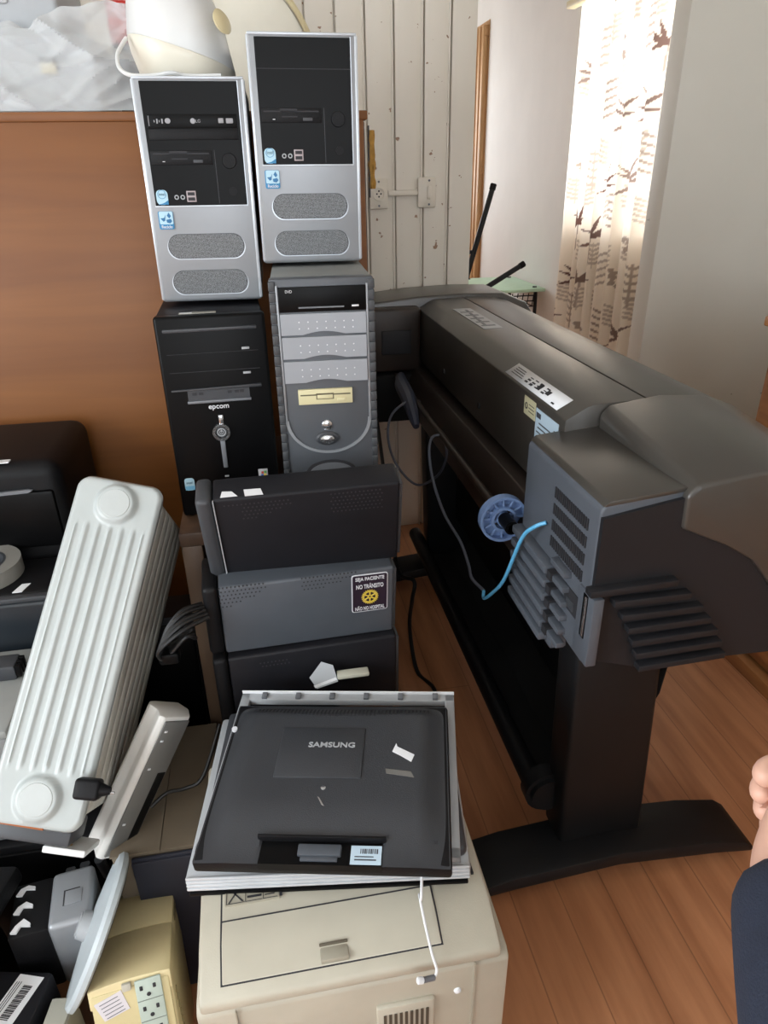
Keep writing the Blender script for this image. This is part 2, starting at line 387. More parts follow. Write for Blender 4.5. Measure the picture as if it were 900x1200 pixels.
# ------------------------------------------------------------------ curtain with printed plants
def leaf_print():
    rng = random.Random(11); L = []                      # strokes: (x0,y0,x1,y1,half width,tone)
    def plant(cx, cy, s, tone):
        L.append((cx, cy-0.9*s, cx+0.05*s, cy, 0.004, tone*0.7))
        for a in (12, 40, 68, 98, 128, 158, 210):
            a = R(a+rng.uniform(-9, 9)); l = s*rng.uniform(0.6, 1.05)
            L.append((cx, cy, cx+math.cos(a)*l, cy+math.sin(a)*l*0.95, 0.04*s+0.003, tone))
    def sprig(cx, cy, s, tone):
        for k in range(5):
            y = cy+k*s*0.22
            for sg in (-1, 1): L.append((cx, y, cx+sg*s*0.33, y+s*0.16, 0.007, tone))
        L.append((cx, cy-0.2*s, cx, cy+s, 0.003, tone))
    def berries(cx, cy, s, tone):
        for k in range(9):
            a = rng.uniform(0, 6.28); r = rng.uniform(0.2, 1)*s; x, y = cx+math.cos(a)*r, cy+math.sin(a)*r
            L.append((x, y, x+0.004, y+0.004, 0.011, tone))
    for j in range(7):
        for i in range(6):
            x = i*0.27+(0.15 if j % 2 else 0)+rng.uniform(-0.05, 0.05); y = 0.62+j*0.30+rng.uniform(-0.05, 0.05)
            c = (i*2+j*3) % 5; tn = rng.uniform(0.75, 1.0)
            if c in (0, 3): plant(x, y, rng.uniform(0.13, 0.18), tn)
            elif c in (1, 2): sprig(x, y, 0.19, tn*0.7)
            else: berries(x, y, 0.06, tn*0.8)
            sprig(x+0.15, y+0.12, 0.12, 0.45)
    return L
LEAVES = leaf_print()
def print_tone(u, v):
    best = 0.0
    for (x0, y0, x1, y1, w, tn) in LEAVES:
        if u < min(x0, x1)-w or u > max(x0, x1)+w or v < min(y0, y1)-w or v > max(y0, y1)+w: continue
        dx, dy = x1-x0, y1-y0; q = dx*dx+dy*dy
        t = max(0, min(1, ((u-x0)*dx+(v-y0)*dy)/q)); d = math.hypot(u-x0-t*dx, v-y0-t*dy)
        ww = w*(1-abs(2*t-0.8)**2*0.8) if w > 0.0075 and q > 0.001 else w
        if d < max(ww, 0.003): best = max(best, tn)
    return best
def curtain():
    y0, y1, z0, z1 = 3.62, 4.72, 0.53, 2.46; nu, nv = 300, 240
    W = 1.35
    m = bmesh.new(); lay = m.verts.layers.float_color.new('print')
    V = []
    for i in range(nu+1):
        u = i/nu; col = []
        for j in range(nv+1):
            v = j/nv; ph = u*2*math.pi*9+0.5*math.sin(u*17)
            y = y1-(y1-y0)*u+0.012*math.sin(ph*0.5+v*2)
            amp = 0.036+0.014*math.sin(u*23); flare = 1-0.12*v
            x = 2.085+amp*flare*math.sin(ph+0.35*math.sin(3*v+u*6))
            yy = 4.17+(y-4.17)*(1.0+0.05*(1-v))
            vt = m.verts.new((x, yy, z0+(z1-z0)*v)); t = print_tone(u*W, z0+(z1-z0)*v)
            vt[lay] = (t, t, t, 1); col.append(vt)
        V.append(col)
    for i in range(nu):
        for j in range(nv):
            f = m.faces.new([V[i][j], V[i+1][j], V[i+1][j+1], V[i][j+1]]); f.smooth = True
    me = bpy.data.meshes.new('fabric'); m.to_mesh(me); m.free()
    mm = bpy.data.materials.new('printed curtain cloth'); mm.use_nodes = True; nt = mm.node_tree; L = nt.links.new
    for n in list(nt.nodes): nt.nodes.remove(n)
    out = nt.nodes.new('ShaderNodeOutputMaterial'); df = nt.nodes.new('ShaderNodeBsdfDiffuse'); tr = nt.nodes.new('ShaderNodeBsdfTranslucent')
    mx = nt.nodes.new('ShaderNodeMixShader'); mx.inputs[0].default_value = 0.36
    at = nt.nodes.new('ShaderNodeAttribute'); at.attribute_name = 'print'
    r = nt.nodes.new('ShaderNodeValToRGB'); e = r.color_ramp.elements; e[0].color = rgb((243, 234, 221)); e[1].color = rgb((96, 66, 60)); e[1].position = 1.0
    L(at.outputs['Fac'], r.inputs['Fac']); L(r.outputs['Color'], df.inputs['Color']); L(r.outputs['Color'], tr.inputs['Color'])
    L(df.outputs[0], mx.inputs[1]); L(tr.outputs[0], mx.inputs[2]); L(mx.outputs[0], out.inputs[0])
    me.materials.append(mm)
    o = bpy.data.objects.new('fabric', me); C.objects.link(o); return o
t = thing('curtain', 'cream curtain printed with brown plants hanging at the far window', 'curtain', (2.085, 4.17, 0.53))
o = curtain(); o.parent = t; o.matrix_parent_inverse = Matrix.Translation((-2.085, -4.17, -0.53))
t = thing('curtain_rail', 'cream curtain rail above the printed curtain', 'curtain rail', (2.10, 4.15, 2.5), world=True)
MB().box(2.055, 2.115, 3.2, 4.95, 2.462, 2.50, 0.006).build('rail', YELLOWED, t)
pieces('bracket', YELLOWED, t, [(2.10, 2.17, yy-0.015, yy+0.015, 2.465, 2.53) for yy in (3.3, 4.85)])

# ------------------------------------------------------------------ school desk and upturned chair in the far room
t = thing('school_desk', 'small school desk with pale green top against the far white wall', 'desk', (1.92, 5.45, 0), world=True)
MB().box(1.66, 2.15, 5.13, 5.85, 0.735, 0.76, 0.006).build('desktop', GREENTOP, t)
for (a, b_) in ((1.72, 5.2), (2.10, 5.2), (1.72, 5.78), (2.10, 5.78)):
    MB().tube([(a+0.0, b_, 0.0), (a, b_, 0.70), (a+(0.03 if a < 1.9 else -0.03), b_, 0.733)], 0.014, 10).build('leg', STAND, t)
m = MB()
for i in range(9): m.tube([(1.74+i*0.043, 5.19, 0.72), (1.74+i*0.043, 5.22, 0.62), (1.74+i*0.043, 5.62, 0.62)], 0.004, 6, 0)
for z in (0.70, 0.66, 0.62): m.tube([(1.73, 5.2, z), (2.10, 5.2, z)], 0.005, 6, 0)
m.build('wire_basket', STAND, t)
t = thing('metal_chair', 'upturned chair with black tube legs pointing up beyond the doorway', 'chair', (1.0, 3.6, 0), world=True)
for off in ((0, 0, 0), (-0.36, 0.14, 0)):
    o_ = Vector(off)
    for tip, ap in (((1.19, 3.6, 1.493), (1.03, 3.6, 0.93)), ((1.37, 3.6, 1.12), (1.03, 3.6, 0.93))):
        p = [Vector(ap)+o_, Vector(tip)+o_]
        lg = MB().tube(p, 0.0135, 10, 0).build('leg', STAND, t)
        d = (p[1]-p[0]).normalized()
        MB().cyl(p[1]-d*0.02, p[1]+d*0.012, 0.0165, n=12, b=0.003).build('rubber_foot', BLACK, lg)
MB().tube([(1.105, 3.6, 1.19), (0.745, 3.74, 1.19)], 0.010, 8, 0).build('crossbar', STAND, t)
m = MB()
m.grid(lambda u, v: Vector((1.02-0.36*v+0.0*u, 3.60+0.14*v+(u-0.5)*0.40, 0.945+0.05*(2*u-1)**2+0.02*(2*v-1)**2)), 10, 10)
m.build('seat', GREY, t, solid=0.012)
m = MB(); m.tube([(1.03, 3.55, 0.93), (1.0, 3.40, 0.80), (0.99, 3.36, 0.35), (0.99, 3.36, 0.0)], 0.0125, 8); m.tube([(0.67, 3.69, 0.93), (0.64, 3.54, 0.80), (0.63, 3.50, 0.35), (0.63, 3.5, 0.0)], 0.0125, 8)
m.build('back_frame', STAND, t)

# ------------------------------------------------------------------ wide format printer
t = P_ = thing('wide_format_printer', 'large dark grey wide format printer on a black stand', 'printer', (0.72, 1.9, 0), world=True)
rear = [(0.60, 0.895), (0.60, 1.088), (0.645, 1.113), (0.662, 1.119), (0.778, 1.122), (0.778, 1.09), (0.72, 0.895)]
MB().prism(rear, 'y', 1.272, 2.66, 0.003).build('rear_cover', PLOT, t)
lid = [(0.782, 1.06), (0.782, 1.122), (0.89, 1.118), (0.945, 1.107), (1.0, 1.080), (1.055, 1.045), (1.10, 0.985), (1.13, 0.92), (1.13, 0.82), (1.08, 0.77), (1.0, 0.80)]
MB().prism(lid, 'y', 1.278, 2.72, 0.003).build('top_lid', PLOT, t)
MB().prism([(0.70, 0.78), (0.70, 1.09), (1.0, 1.06), (1.06, 0.82), (1.02, 0.76)], 'y', 1.27, 2.70).build('inner_chassis', STAND, t)
# near end cap shell with the curved edge
cap = [(0.675, 1.030), (0.672, 1.098), (0.690, 1.118), (0.80, 1.132), (0.90, 1.126), (0.97, 1.10), (1.06, 1.04), (1.14, 0.95), (1.15, 0.84), (1.10, 0.74), (0.93, 0.70), (0.905, 0.79), (0.875, 0.862), (0.826, 0.925), (0.765, 0.975)]
m = MB(); m.prism(cap, 'y', 0.932, 1.27, 0.008, 3)
for v in m.bm.verts:                                   # the cap falls slightly towards its free end
    v.co.z -= (1.27-v.co.y)*0.11*max(0, min(1, (v.co.z-0.9)/0.15))
m.build('end_cap', PLOT, t)
# end panel facing the photographer, with ribs
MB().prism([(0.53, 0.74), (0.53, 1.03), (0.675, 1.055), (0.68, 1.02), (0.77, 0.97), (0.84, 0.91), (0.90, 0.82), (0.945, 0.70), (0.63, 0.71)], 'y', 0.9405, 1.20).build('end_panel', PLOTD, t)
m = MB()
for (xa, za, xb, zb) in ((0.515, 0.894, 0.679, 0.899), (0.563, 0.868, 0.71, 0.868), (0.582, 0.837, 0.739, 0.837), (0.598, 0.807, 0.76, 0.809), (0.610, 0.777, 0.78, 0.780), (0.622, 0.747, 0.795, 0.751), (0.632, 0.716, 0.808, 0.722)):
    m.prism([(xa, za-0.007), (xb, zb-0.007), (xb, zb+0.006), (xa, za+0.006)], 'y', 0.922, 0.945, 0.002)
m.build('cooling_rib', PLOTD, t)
# electronics box on the left side
MB().prism([(0.528, 0.725), (0.528, 1.04), (0.54, 1.056), (0.70, 1.07), (0.70, 0.725)], 'y', 0.949, 1.285, 0.006, 3).build('electronics_box', PLOTS, t)
MB().prism([(0.531, 1.048), (0.542, 1.0585), (0.690, 1.0722), (0.69, 1.064)], 'y', 0.948, 1.283, 0.002).build('box_cover', PLOT, t)
m = MB()
for z in (0.998, 0.963, 0.928, 0.893):
    for k in range(17): m.box(0.5255, 0.5285, 0.985+k*0.0087, 0.985+k*0.0087+0.0045, z-0.011, z+0.011)
m.build('vent_slot', INK, t)
m = MB()
for k in range(6):
    z = 0.845-k*0.032; m.box(0.505, 0.53, 1.095, 1.285, z-0.010, z+0.008, 0.003)
    m.box(0.512, 0.53, 1.025, 1.09, z+0.03-0.010, z+0.03+0.002, 0.002)
m.build('louvre', PLOTS, t)
MB().box(0.524, 0.56, 1.075, 1.285, 0.665, 0.73, 0.004).build('lower_flange', PLOTS, t)
m = MB()
for k in range(5): m.box(0.508, 0.5285, 1.072, 1.09, 0.832-k*0.032, 0.85-k*0.032)
m.build('louvre_gap', INK, t)
q = MB().box(0.5262, 0.53, 0.985, 1.045, 0.798, 0.845).build('connector_recess', INK, t)
MB().box(0.524, 0.529, 1.0, 1.03, 0.805, 0.825, 0.001).build('connector', DKGREY, q)
MB().box(0.524, 0.545, 0.925, 0.985, 0.735, 0.88, 0.003).build('slot_bracket', PLOTS, t)
q = MB().box(0.5225, 0.5245, 0.945, 0.962, 0.785, 0.875, 0.0005).build('card_slot', BLACK, t)
MB().box(0.5205, 0.5235, 0.9465, 0.953, 0.79, 0.872, 0.0005).build('slot_cover', CHROME, q)
# far end housing
MB().prism([(0.40, 0.78), (0.40, 1.085), (0.43, 1.115), (0.60, 1.13), (0.78, 1.135), (0.94, 1.13), (1.04, 1.09), (1.12, 0.98), (1.13, 0.84), (1.05, 0.75), (0.62, 0.76)], 'y', 2.665, 2.92, 0.008, 3).build('far_end_housing', PLOT, t)
MB().box(0.405, 0.60, 2.60, 2.67, 0.86, 1.10, 0.012, 3).build('far_side_panel', PLOTB, t)
MB().box(0.445, 0.56, 2.592, 2.604, 0.93, 1.02, 0.004).build('far_side_recess', INK, t)
MB().box(0.42, 0.62, 2.59, 2.75, 0.66, 0.85, 0.01).build('far_roll_holder', CLOTHBLK, t)
# rail under the rear cover and spindle with its hubs
MB().prism([(0.545, 0.725), (0.545, 0.82), (0.575, 0.872), (0.72, 0.872), (0.72, 0.72), (0.56, 0.70)], 'y', 1.28, 2.66, 0.004).build('lower_rail', PLOTB, t)
sp = MB().cyl((0.505, 1.28, 0.842), (0.505, 2.62, 0.842), 0.0105, n=18).build('roll_spindle', PLOTB, t)
hub = MB().ring((0.505, 1.345, 0.838), (0, 1, 0), 0.056, 0.050, 0.022, 40).build('spindle_hub', BLUEHUB, t)
m = MB(); m.ring((0.505, 1.355, 0.838), (0, 1, 0), 0.052, 0.026, 0.004, 40); m.ring((0.505, 1.345, 0.838), (0, 1, 0), 0.030, 0.024, 0.022, 30); m.ring((0.505, 1.345, 0.838), (0, 1, 0), 0.017, 0.0105, 0.03, 24)
for k in range(12):
    a = k*math.pi/6; p = Vector((0.505, 1.345, 0.838)); d = Vector((math.cos(a), 0, math.sin(a))); m.cyl(p+d*0.028, p+d*0.051, 0.0032, n=6)
for k in range(4):
    a = k*math.pi/2+0.4; p = Vector((0.505, 1.345, 0.838)); d = Vector((math.cos(a), 0, math.sin(a))); m.cyl(p+d*0.016, p+d*0.026, 0.004, n=6)
m.build('hub_spokes', BLUEHUB, hub)
MB().cyl((0.505, 1.28, 0.842), (0.505, 1.335, 0.842), 0.016, n=20, b=0.003).build('spindle_end', BLACK, sp)
discs('cover_screw', INK, t, [((0.597, yy, 0.945), (0.601, yy, 0.945), r_) for yy, r_ in ((1.37, 0.010), (1.85, 0.009), (2.25, 0.009))])
# labels
def bevel_pt(y, s):    # s across the bevel 0..1 from low to high
    return Vector((0.60+0.045*s-0.0008, y, 1.088+0.025*s+0.0012))
def strip(name, y0, y1, s0, s1, mt, par, lift=0.0):
    m = MB(); m.grid(lambda u, v: bevel_pt(y0+(y1-y0)*u, s0+(s1-s0)*v)+Vector((-0.001, 0, 0.001))*lift, 1, 1); return m.build(name, mt, par, solid=0.0004)
lab = strip('instruction_label', 1.33, 1.66, 0.12, 0.92, WHITE, t)
rg = random.Random(3); m = MB()
def mark(y0, y1, s0, s1): m.grid(lambda u, v: bevel_pt(y0+(y1-y0)*u, s0+(s1-s0)*v)+Vector((-0.0006, 0, 0.0007)), 1, 1)
for k in range(4): mark(1.565+k*0.006, 1.64, 0.32+0.13*k, 0.36+0.13*k)
for y0 in (1.545, 1.515, 1.485, 1.445):
    for k in range(3): mark(y0-0.014-0.003*k, y0+0.003-0.002*k, 0.3+0.15*k+rg.random()*0.05, 0.38+0.15*k+rg.random()*0.06)
mark(1.46, 1.48, 0.35, 0.7); mark(1.36, 1.375, 0.22, 0.30); mark(1.41, 1.43, 0.4, 0.65)
m.build('label_print', INK, lab)
m = MB(); m.box(0.5985, 0.5998, 1.30, 1.425, 0.955, 1.07); lab = m.build('serial_label', PALEBLUE, t)
m = MB()
for k in range(7): m.box(0.5978, 0.5986, 1.33+0.004*(k % 3), 1.415-0.006*((k*5) % 4), 0.972+k*0.011, 0.975+k*0.011)
m.box(0.5978, 0.5986, 1.305, 1.32, 1.03, 1.05); m.box(0.5978, 0.5986, 1.395, 1.42, 1.05, 1.062)
m.build('label_print', GREYBL, lab)
lab = MB().box(0.5985, 0.5998, 1.43, 1.50, 1.035, 1.078).build('caution_label', PALEYEL, t)
m = MB(); m.ring((0.598, 1.485, 1.057), (1, 0, 0), 0.008, 0.0055, 0.001, 16)
for k in range(3): m.box(0.5978, 0.5986, 1.437, 1.47, 1.047+k*0.008, 1.0485+k*0.008)
m.build('label_print', INK, lab)
lab = MB().box(0.672, 0.735, 2.06, 2.42, 1.1195, 1.1212).build('setup_label', LTGREY, t)
m = MB()
for k in range(5): m.box(0.68, 0.725, 2.10+k*0.06, 2.115+k*0.06, 1.1210, 1.1216); m.box(0.69+0.004*k, 0.70+0.004*k, 2.12+k*0.06, 2.15+k*0.06, 1.1210, 1.1216)
m.build('label_print', GREYBL, lab)
# stand
for nm, yy, dz in (('leg', 1.05, 0), ('leg', 2.40, 0)):
    MB().prism([(0.592, 0.085), (0.803, 0.085), (0.765, 0.76), (0.572, 0.76)], 'y', yy, yy+0.095, 0.012, 3).build(nm, STAND, t)
for yy, xa, xb in ((0.985, 0.34, 1.078), (2.375, 0.36, 1.06)):
    f_ = MB().prism([(xa, 0.03), (xa, 0.058), (xa+0.12, 0.085), (0.72, 0.108), (xb-0.14, 0.090), (xb-0.03, 0.068), (xb, 0.045), (xb, 0.03), (xb-0.10, 0.045), (0.72, 0.068), (xa+0.12, 0.045)], 'y', yy, yy+0.135, 0.006, 2).build('foot', STAND, t)
    for xx in (xa+0.05, xb-0.05): MB().cyl((xx, yy+0.065, 0), (xx, yy+0.065, 0.05), 0.022, n=16, b=0.003).build('levelling_pad', CLOTHBLK, f_)
MB().cyl((0.555, 1.13, 0.198), (0.555, 2.50, 0.198), 0.026, n=16, b=0.004).build('bin_rod', STAND, t)
MB().cyl((0.580, 1.10, 0.200), (0.580, 1.16, 0.200), 0.058, n=24, b=0.012).build('rod_end_cap', STAND, t)
MB().box(0.70, 0.79, 1.14, 2.42, 0.30, 0.62, 0.01).build('stretcher_panel', STAND, t)
pts = [(0.560, 0.21), (0.60, 0.15), (0.68, 0.14), (0.78, 0.22), (0.86, 0.42), (0.89, 0.74)]
m = MB()
def bin_fn(u, v):
    k = v*(len(pts)-1); i = min(int(k), len(pts)-2); f_ = k-i
    x = pts[i][0]*(1-f_)+pts[i+1][0]*f_; z = pts[i][1]*(1-f_)+pts[i+1][1]*f_
    return Vector((x, 1.16+u*1.30, z+0.012*math.sin(u*19)*math.sin(v*3.1)))
m.grid(bin_fn, 40, 20); m.build('media_bin', CLOTHBLK, t, solid=0.003)

# cables by the printer
tag(MB().tube([(0.516, 2.250, 0.846), (0.458, 2.220, 0.853), (0.404, 2.200, 0.815), (0.390, 2.180, 0.740), (0.413, 2.150, 0.656), (0.471, 2.100, 0.599), (0.517, 2.000, 0.668), (0.525, 1.920, 0.766), (0.507, 1.900, 0.836), (0.476, 1.900, 0.842), (0.453, 1.850, 0.813), (0.455, 1.800, 0.738), (0.464, 1.700, 0.679), (0.484, 1.600, 0.641), (0.484, 1.520, 0.614), (0.479, 1.470, 0.603), (0.495, 1.420, 0.595)], 0.0042, 8, 8).build('network_cable', GREYCB), 'grey network cable looped over the roll spindle of the big printer', 'cable')
tag(MB().tube([(0.495, 1.420, 0.595), (0.49, 1.40, 0.585), (0.49, 1.34, 0.64), (0.49, 1.27, 0.72), (0.495, 1.20, 0.86), (0.505, 1.165, 0.905), (0.524, 1.15, 0.921)], 0.0042, 8, 8).build('cable_end', SKYBL), 'bright blue cable end hanging from the vents of the big printer', 'cable')
tag(MB().tube([(0.500, 2.50, 0.877), (0.482, 2.40, 0.868), (0.478, 2.25, 0.85), (0.474, 2.12, 0.80)], lambda q: 0.028*math.sin(0.35+2.4*q), 10, 6).build('cable_bundle', mat('slate cable', (54, 60, 76), 0.5)), 'dark bundle of coiled cable tied to the far end of the spindle', 'cable')
tag(MB().tube([(0.42, 2.62, 0.70), (0.41, 2.3, 0.42), (0.395, 2.05, 0.30), (0.43, 1.95, 0.31), (0.42, 1.93, 0.25), (0.415, 1.95, 0.12), (0.42, 1.85, 0.007), (0.455, 1.74, 0.007), (0.42, 1.55, 0.007), (0.33, 1.30, 0.007)], 0.007, 8, 8).build('power_cable', BLKCB), 'black power cable dropping to the floor beside the big printer', 'cable')

# wooden cabinet at the right edge
t = thing('wooden_cupboard', 'light brown wooden cupboard at the right edge behind the big printer', 'cupboard', (1.95, 1.0, 0), world=True)
MB().box(1.53, 2.3, -0.2, 1.87, 0.06, 1.12, 0.006).build('carcass', OAK, t)
MB().box(1.50, 2.3, -0.2, 1.89, 0.0, 0.05, 0.004).build('plinth', OAK, t)
MB().box(1.50, 2.32, -0.22, 1.89, 1.12, 1.15, 0.005).build('cupboard_top', OAK, t)
for y0 in (-0.15, 0.53, 1.2):
    d_ = MB().box(1.512, 1.532, y0, y0+0.64, 0.10, 1.09, 0.004).build('cupboard_door', OAK, t)
    MB().cyl((1.49, y0+0.58, 0.65), (1.513, y0+0.58, 0.65), 0.012, 0.008, 14).build('knob', BRASS, d_)

# ================================================================== furniture that carries the computers
t = thing('wooden_wardrobe', 'wide orange brown wooden cabinet standing behind the computers on the left', 'cabinet', (-0.7, 2.1, 0), world=True)
MB().box(-1.75, 0.296, 1.915, 2.40, 0.0, 1.67, 0.003).build('carcass', DKWOOD, t)
MB().box(-1.75, 0.290, 1.895, 1.916, 0.03, 1.688, 0.002).build('front_panel', BOARD, t)
MB().box(-1.76, 0.300, 1.89, 2.41, 1.672, 1.692, 0.003).build('cabinet_top', BOARD, t)
t = thing('wooden_stand', 'dark brown wooden stand under the tower computers', 'stand', (-0.01, 1.55, 0), world=True)
MB().box(-0.208, 0.225, 1.30, 1.86, 0.865, 0.897, 0.004).build('stand_top', DKWOOD, t)
for xa in (-0.206, 0.18):
    for ya in (1.30, 1.81): MB().box(xa, xa+0.042, ya, ya+0.042, 0, 0.866, 0.003).build('leg', wood('brown leg wood', (84, 66, 52), (104, 84, 66), 'z'), t)
MB().box(-0.20, 0.18, 1.82, 1.835, 0.1, 0.866).build('back_panel', DKWOOD, t)
MB().box(-0.192, -0.180, 1.342, 1.81, 0.10, 0.866).build('side_panel', DKWOOD, t)
t = thing('dark_case', 'tall dark case in the gap between the white heater and the wooden stand', 'case', (-0.30, 1.6, 0), world=True)
MB().box(-0.44, -0.225, 1.42, 1.52, 0.012, 0.62, 0.005).build('case', MBLACK, t)
MB().box(-0.435, -0.230, 1.414, 1.422, 0.05, 0.60, 0.003).build('front_panel', BLACK, t)
pieces('rubber_foot', BLACK, t, [(x-0.015, x+0.015, y-0.015, y+0.015, 0, 0.013) for x in (-0.41, -0.255) for y in (1.44, 1.50)])
t = thing('wooden_crate', 'low dark wooden crate under the leaning desktop computers', 'crate', (0.03, 1.2, 0), world=True)
MB().box(-0.145, 0.205, 1.135, 1.27, 0.02, 0.525, 0.004).build('crate_body', DKWOOD, t)
m = MB()
for z in (0.06, 0.22, 0.38): m.box(-0.15, 0.21, 1.128, 1.136, z, z+0.11, 0.002)
m.build('slat', DKWOOD, t)
pieces('skid', DKWOOD, t, [(xx-0.012, xx+0.012, 1.14, 1.26, 0, 0.022) for xx in (-0.13, 0.19)])

# ------------------------------------------------------------------ silver towers
def oval(x0, x1, z0, z1, n=10): return rrect(x0, x1, z0, z1, (z1-z0)/2*0.999, n)
def silver_tower(label, loc, rot, drive):
    t = thing('computer_tower', label, 'computer', loc, rot, 'silver tower computers at the top of the stack')
    MB().box(-0.097, 0.097, -0.168, 0.19, 0.008, 0.389, 0.002).build('case', GREY, t)
    pieces('rubber_foot', BLACK, t, [(sx*0.075-0.012, sx*0.075+0.012, y-0.012, y+0.012, 0.0, 0.009) for sx in (-1, 1) for y in (-0.13, 0.15)])
    bz = MB().box(-0.1, 0.1, -0.19, -0.166, 0.004, 0.393, 0.007, 3).build('front_bezel', SILVER, t)
    m = MB()
    m.box(-0.1003, -0.0935, -0.1905, -0.166, 0.008, 0.39, 0.0025); m.box(0.0935, 0.1003, -0.1905, -0.166, 0.008, 0.39, 0.0025)
    m.box(-0.098, 0.098, -0.1905, -0.166, 0.3888, 0.3935, 0.0015)
    m.build('lit_edge', SILVER2, bz)  # lit bevels drawn in the brighter silver
    bp = MB().box(-0.0858, 0.0862, -0.1922, -0.188, 0.1822, 0.3858, 0.0008, 1).build('black_panel', BLACK, t)
    m = MB(); m.box(-0.0872, 0.0876, -0.1915, -0.189, 0.1795, 0.1822, 0.0005); m.box(0.0862, 0.0876, -0.1915, -0.189, 0.18, 0.387); m.build('panel_edge', SILVER2, bp)
    if drive:
        d = MB().box(-0.0795, 0.0805, -0.1945, -0.190, 0.3115, 0.3340, 0.001).build('optical_drive', BLACK, t)
        MB().box(-0.080, 0.081, -0.1935, -0.190, 0.2925, 0.3105, 0.001).build('bay_cover', DKGREY if False else MBLACK, t)
        m = MB()
        m.box(-0.0775, -0.0765, -0.1948, -0.194, 0.315, 0.3315)
        for k in range(4): m.box(-0.068+k*0.0045, -0.0665+k*0.0045+0.001*(k % 2), -0.195, -0.194, 0.321-0.002*(k % 2), 0.3245+0.002*(k % 2))
        m.prism(oval(-0.0485, -0.0385, 0.319, 0.3275), 'y', -0.195, -0.194)
        m.cyl((0.0012, -0.195, 0.323), (0.0012, -0.194, 0.323), 0.0045, n=20)
        m.box(0.047, 0.0565, -0.195, -0.194, 0.3195, 0.3275, 0.0008); m.box(0.0605, 0.0735, -0.195, -0.194, 0.3190, 0.3275, 0.0015)
        m.build('disc_symbols', mat('grey drive print', (150, 150, 154), 0.5), d)
        text('lettering', 'LG', d, mat('grey drive print', (150, 150, 154), 0.5), front(0.0105, -0.1946, 0.323), width=0.0085, height=0.005)
    else:
        MB().box(-0.0855, 0.0858, -0.1928, -0.190, 0.3368, 0.3380).build('bay_gap', INK, t)
    f = MB().box(-0.0825, 0.029, -0.1935, -0.190, 0.2515, 0.2755, 0.001).build('floppy_drive', MBLACK, t)
    m = MB(); m.box(-0.078, 0.024, -0.1938, -0.1932, 0.2690, 0.2712); m.box(-0.048, -0.016, -0.1938, -0.1932, 0.2690, 0.2745); m.box(-0.045, -0.016, -0.1938, -0.1932, 0.2605, 0.2625)
    m.build('disk_slot', INK, f)
    m = MB(); m.box(-0.006, 0.012, -0.1948, -0.193, 0.2545, 0.2600, 0.0008); m.build('eject_button', DKGREY, f)
    MB().box(-0.062, -0.0575, -0.1942, -0.193, 0.2565, 0.2578).build('drive_lamp', LOGO, f)
    MB().box(0.0335, 0.0343, -0.1926, -0.1918, 0.1850, 0.2760).build('panel_seam', DKGREY, t)
    MB().cyl((0.0597, -0.1925, 0.2575), (0.0597, -0.1955, 0.2575), 0.0135, 0.0125, 28).build('power_button', MBLACK, t)
    MB().cyl((0.0612, -0.1922, 0.2055), (0.0612, -0.1942, 0.2055), 0.0075, n=22).build('reset_button', MBLACK, t)
    for x in (-0.0451, -0.0338): MB().ring((x, -0.1928, 0.1966), (0, 1, 0), 0.0042, 0.0024, 0.002, 20).build('audio_jack', LTGREY, t)
    m = MB(); m.box(-0.0262, -0.0088, -0.1935, -0.1918, 0.1882, 0.2074, 0.0006); u_ = m.build('usb_port', mat('pinkish grey port frame', (170, 158, 160), 0.5), t)
    m = MB(); m.box(-0.0240, -0.0110, -0.1939, -0.1930, 0.1995, 0.2052); m.box(-0.0240, -0.0110, -0.1939, -0.1930, 0.1905, 0.1962); m.build('port_opening', INK, u_)
    # badges
    b = MB().prism(rrect(-0.0825, -0.0612, 0.1838, 0.2098, 0.008, 6), 'y', -0.1936, -0.1918).build('badge', STPALE, t)
    m = MB(); m.prism([(-0.0815, 0.1842), (-0.0612, 0.1842), (-0.0612, 0.192), (-0.070, 0.1868)], 'y', -0.1940, -0.1934); m.ring((-0.0718, -0.1938, 0.2020), (0, 1, 0), 0.0078, 0.0070, 0.0006, 20)
    m.build('badge_print', STBLUE, b)
    text('lettering', 'intel', b, mat('badge ink', (70, 110, 130), 0.5), front(-0.0718, -0.1937, 0.2025), width=0.011, height=0.0052)
    s_ = MB().prism(rrect(-0.0843, -0.0565, 0.1406, 0.1726, 0.003, 3), 'y', -0.1925, -0.1895).build('sticker', STBLUE, t)
    MB().prism(rrect(-0.0825, -0.0572, 0.1495, 0.1722, 0.0025, 3), 'y', -0.1930, -0.1920).build('sticker_ground', STPALE, s_)
    m = MB()
    m.prism([(-0.0805, 0.1602), (-0.0735, 0.1610), (-0.0705, 0.1665), (-0.0722, 0.1560), (-0.0755, 0.1545)], 'y', -0.1935, -0.1928)
    m.prism([(-0.0680, 0.1650), (-0.0640, 0.1705), (-0.0605, 0.1640), (-0.0640, 0.1600)], 'y', -0.1935, -0.1928)
    m.prism([(-0.0700, 0.1575), (-0.0615, 0.1592), (-0.0592, 0.1552), (-0.0630, 0.1512), (-0.0688, 0.1525)], 'y', -0.1935, -0.1928)
    m.build('recycling_arrows', mat('arrow blue', (20, 100, 150), 0.4), s_)
    text('lettering', 'Reciclo', s_, LOGO, front(-0.0700, -0.1927, 0.1452), width=0.020, height=0.0055, bold=0.01)
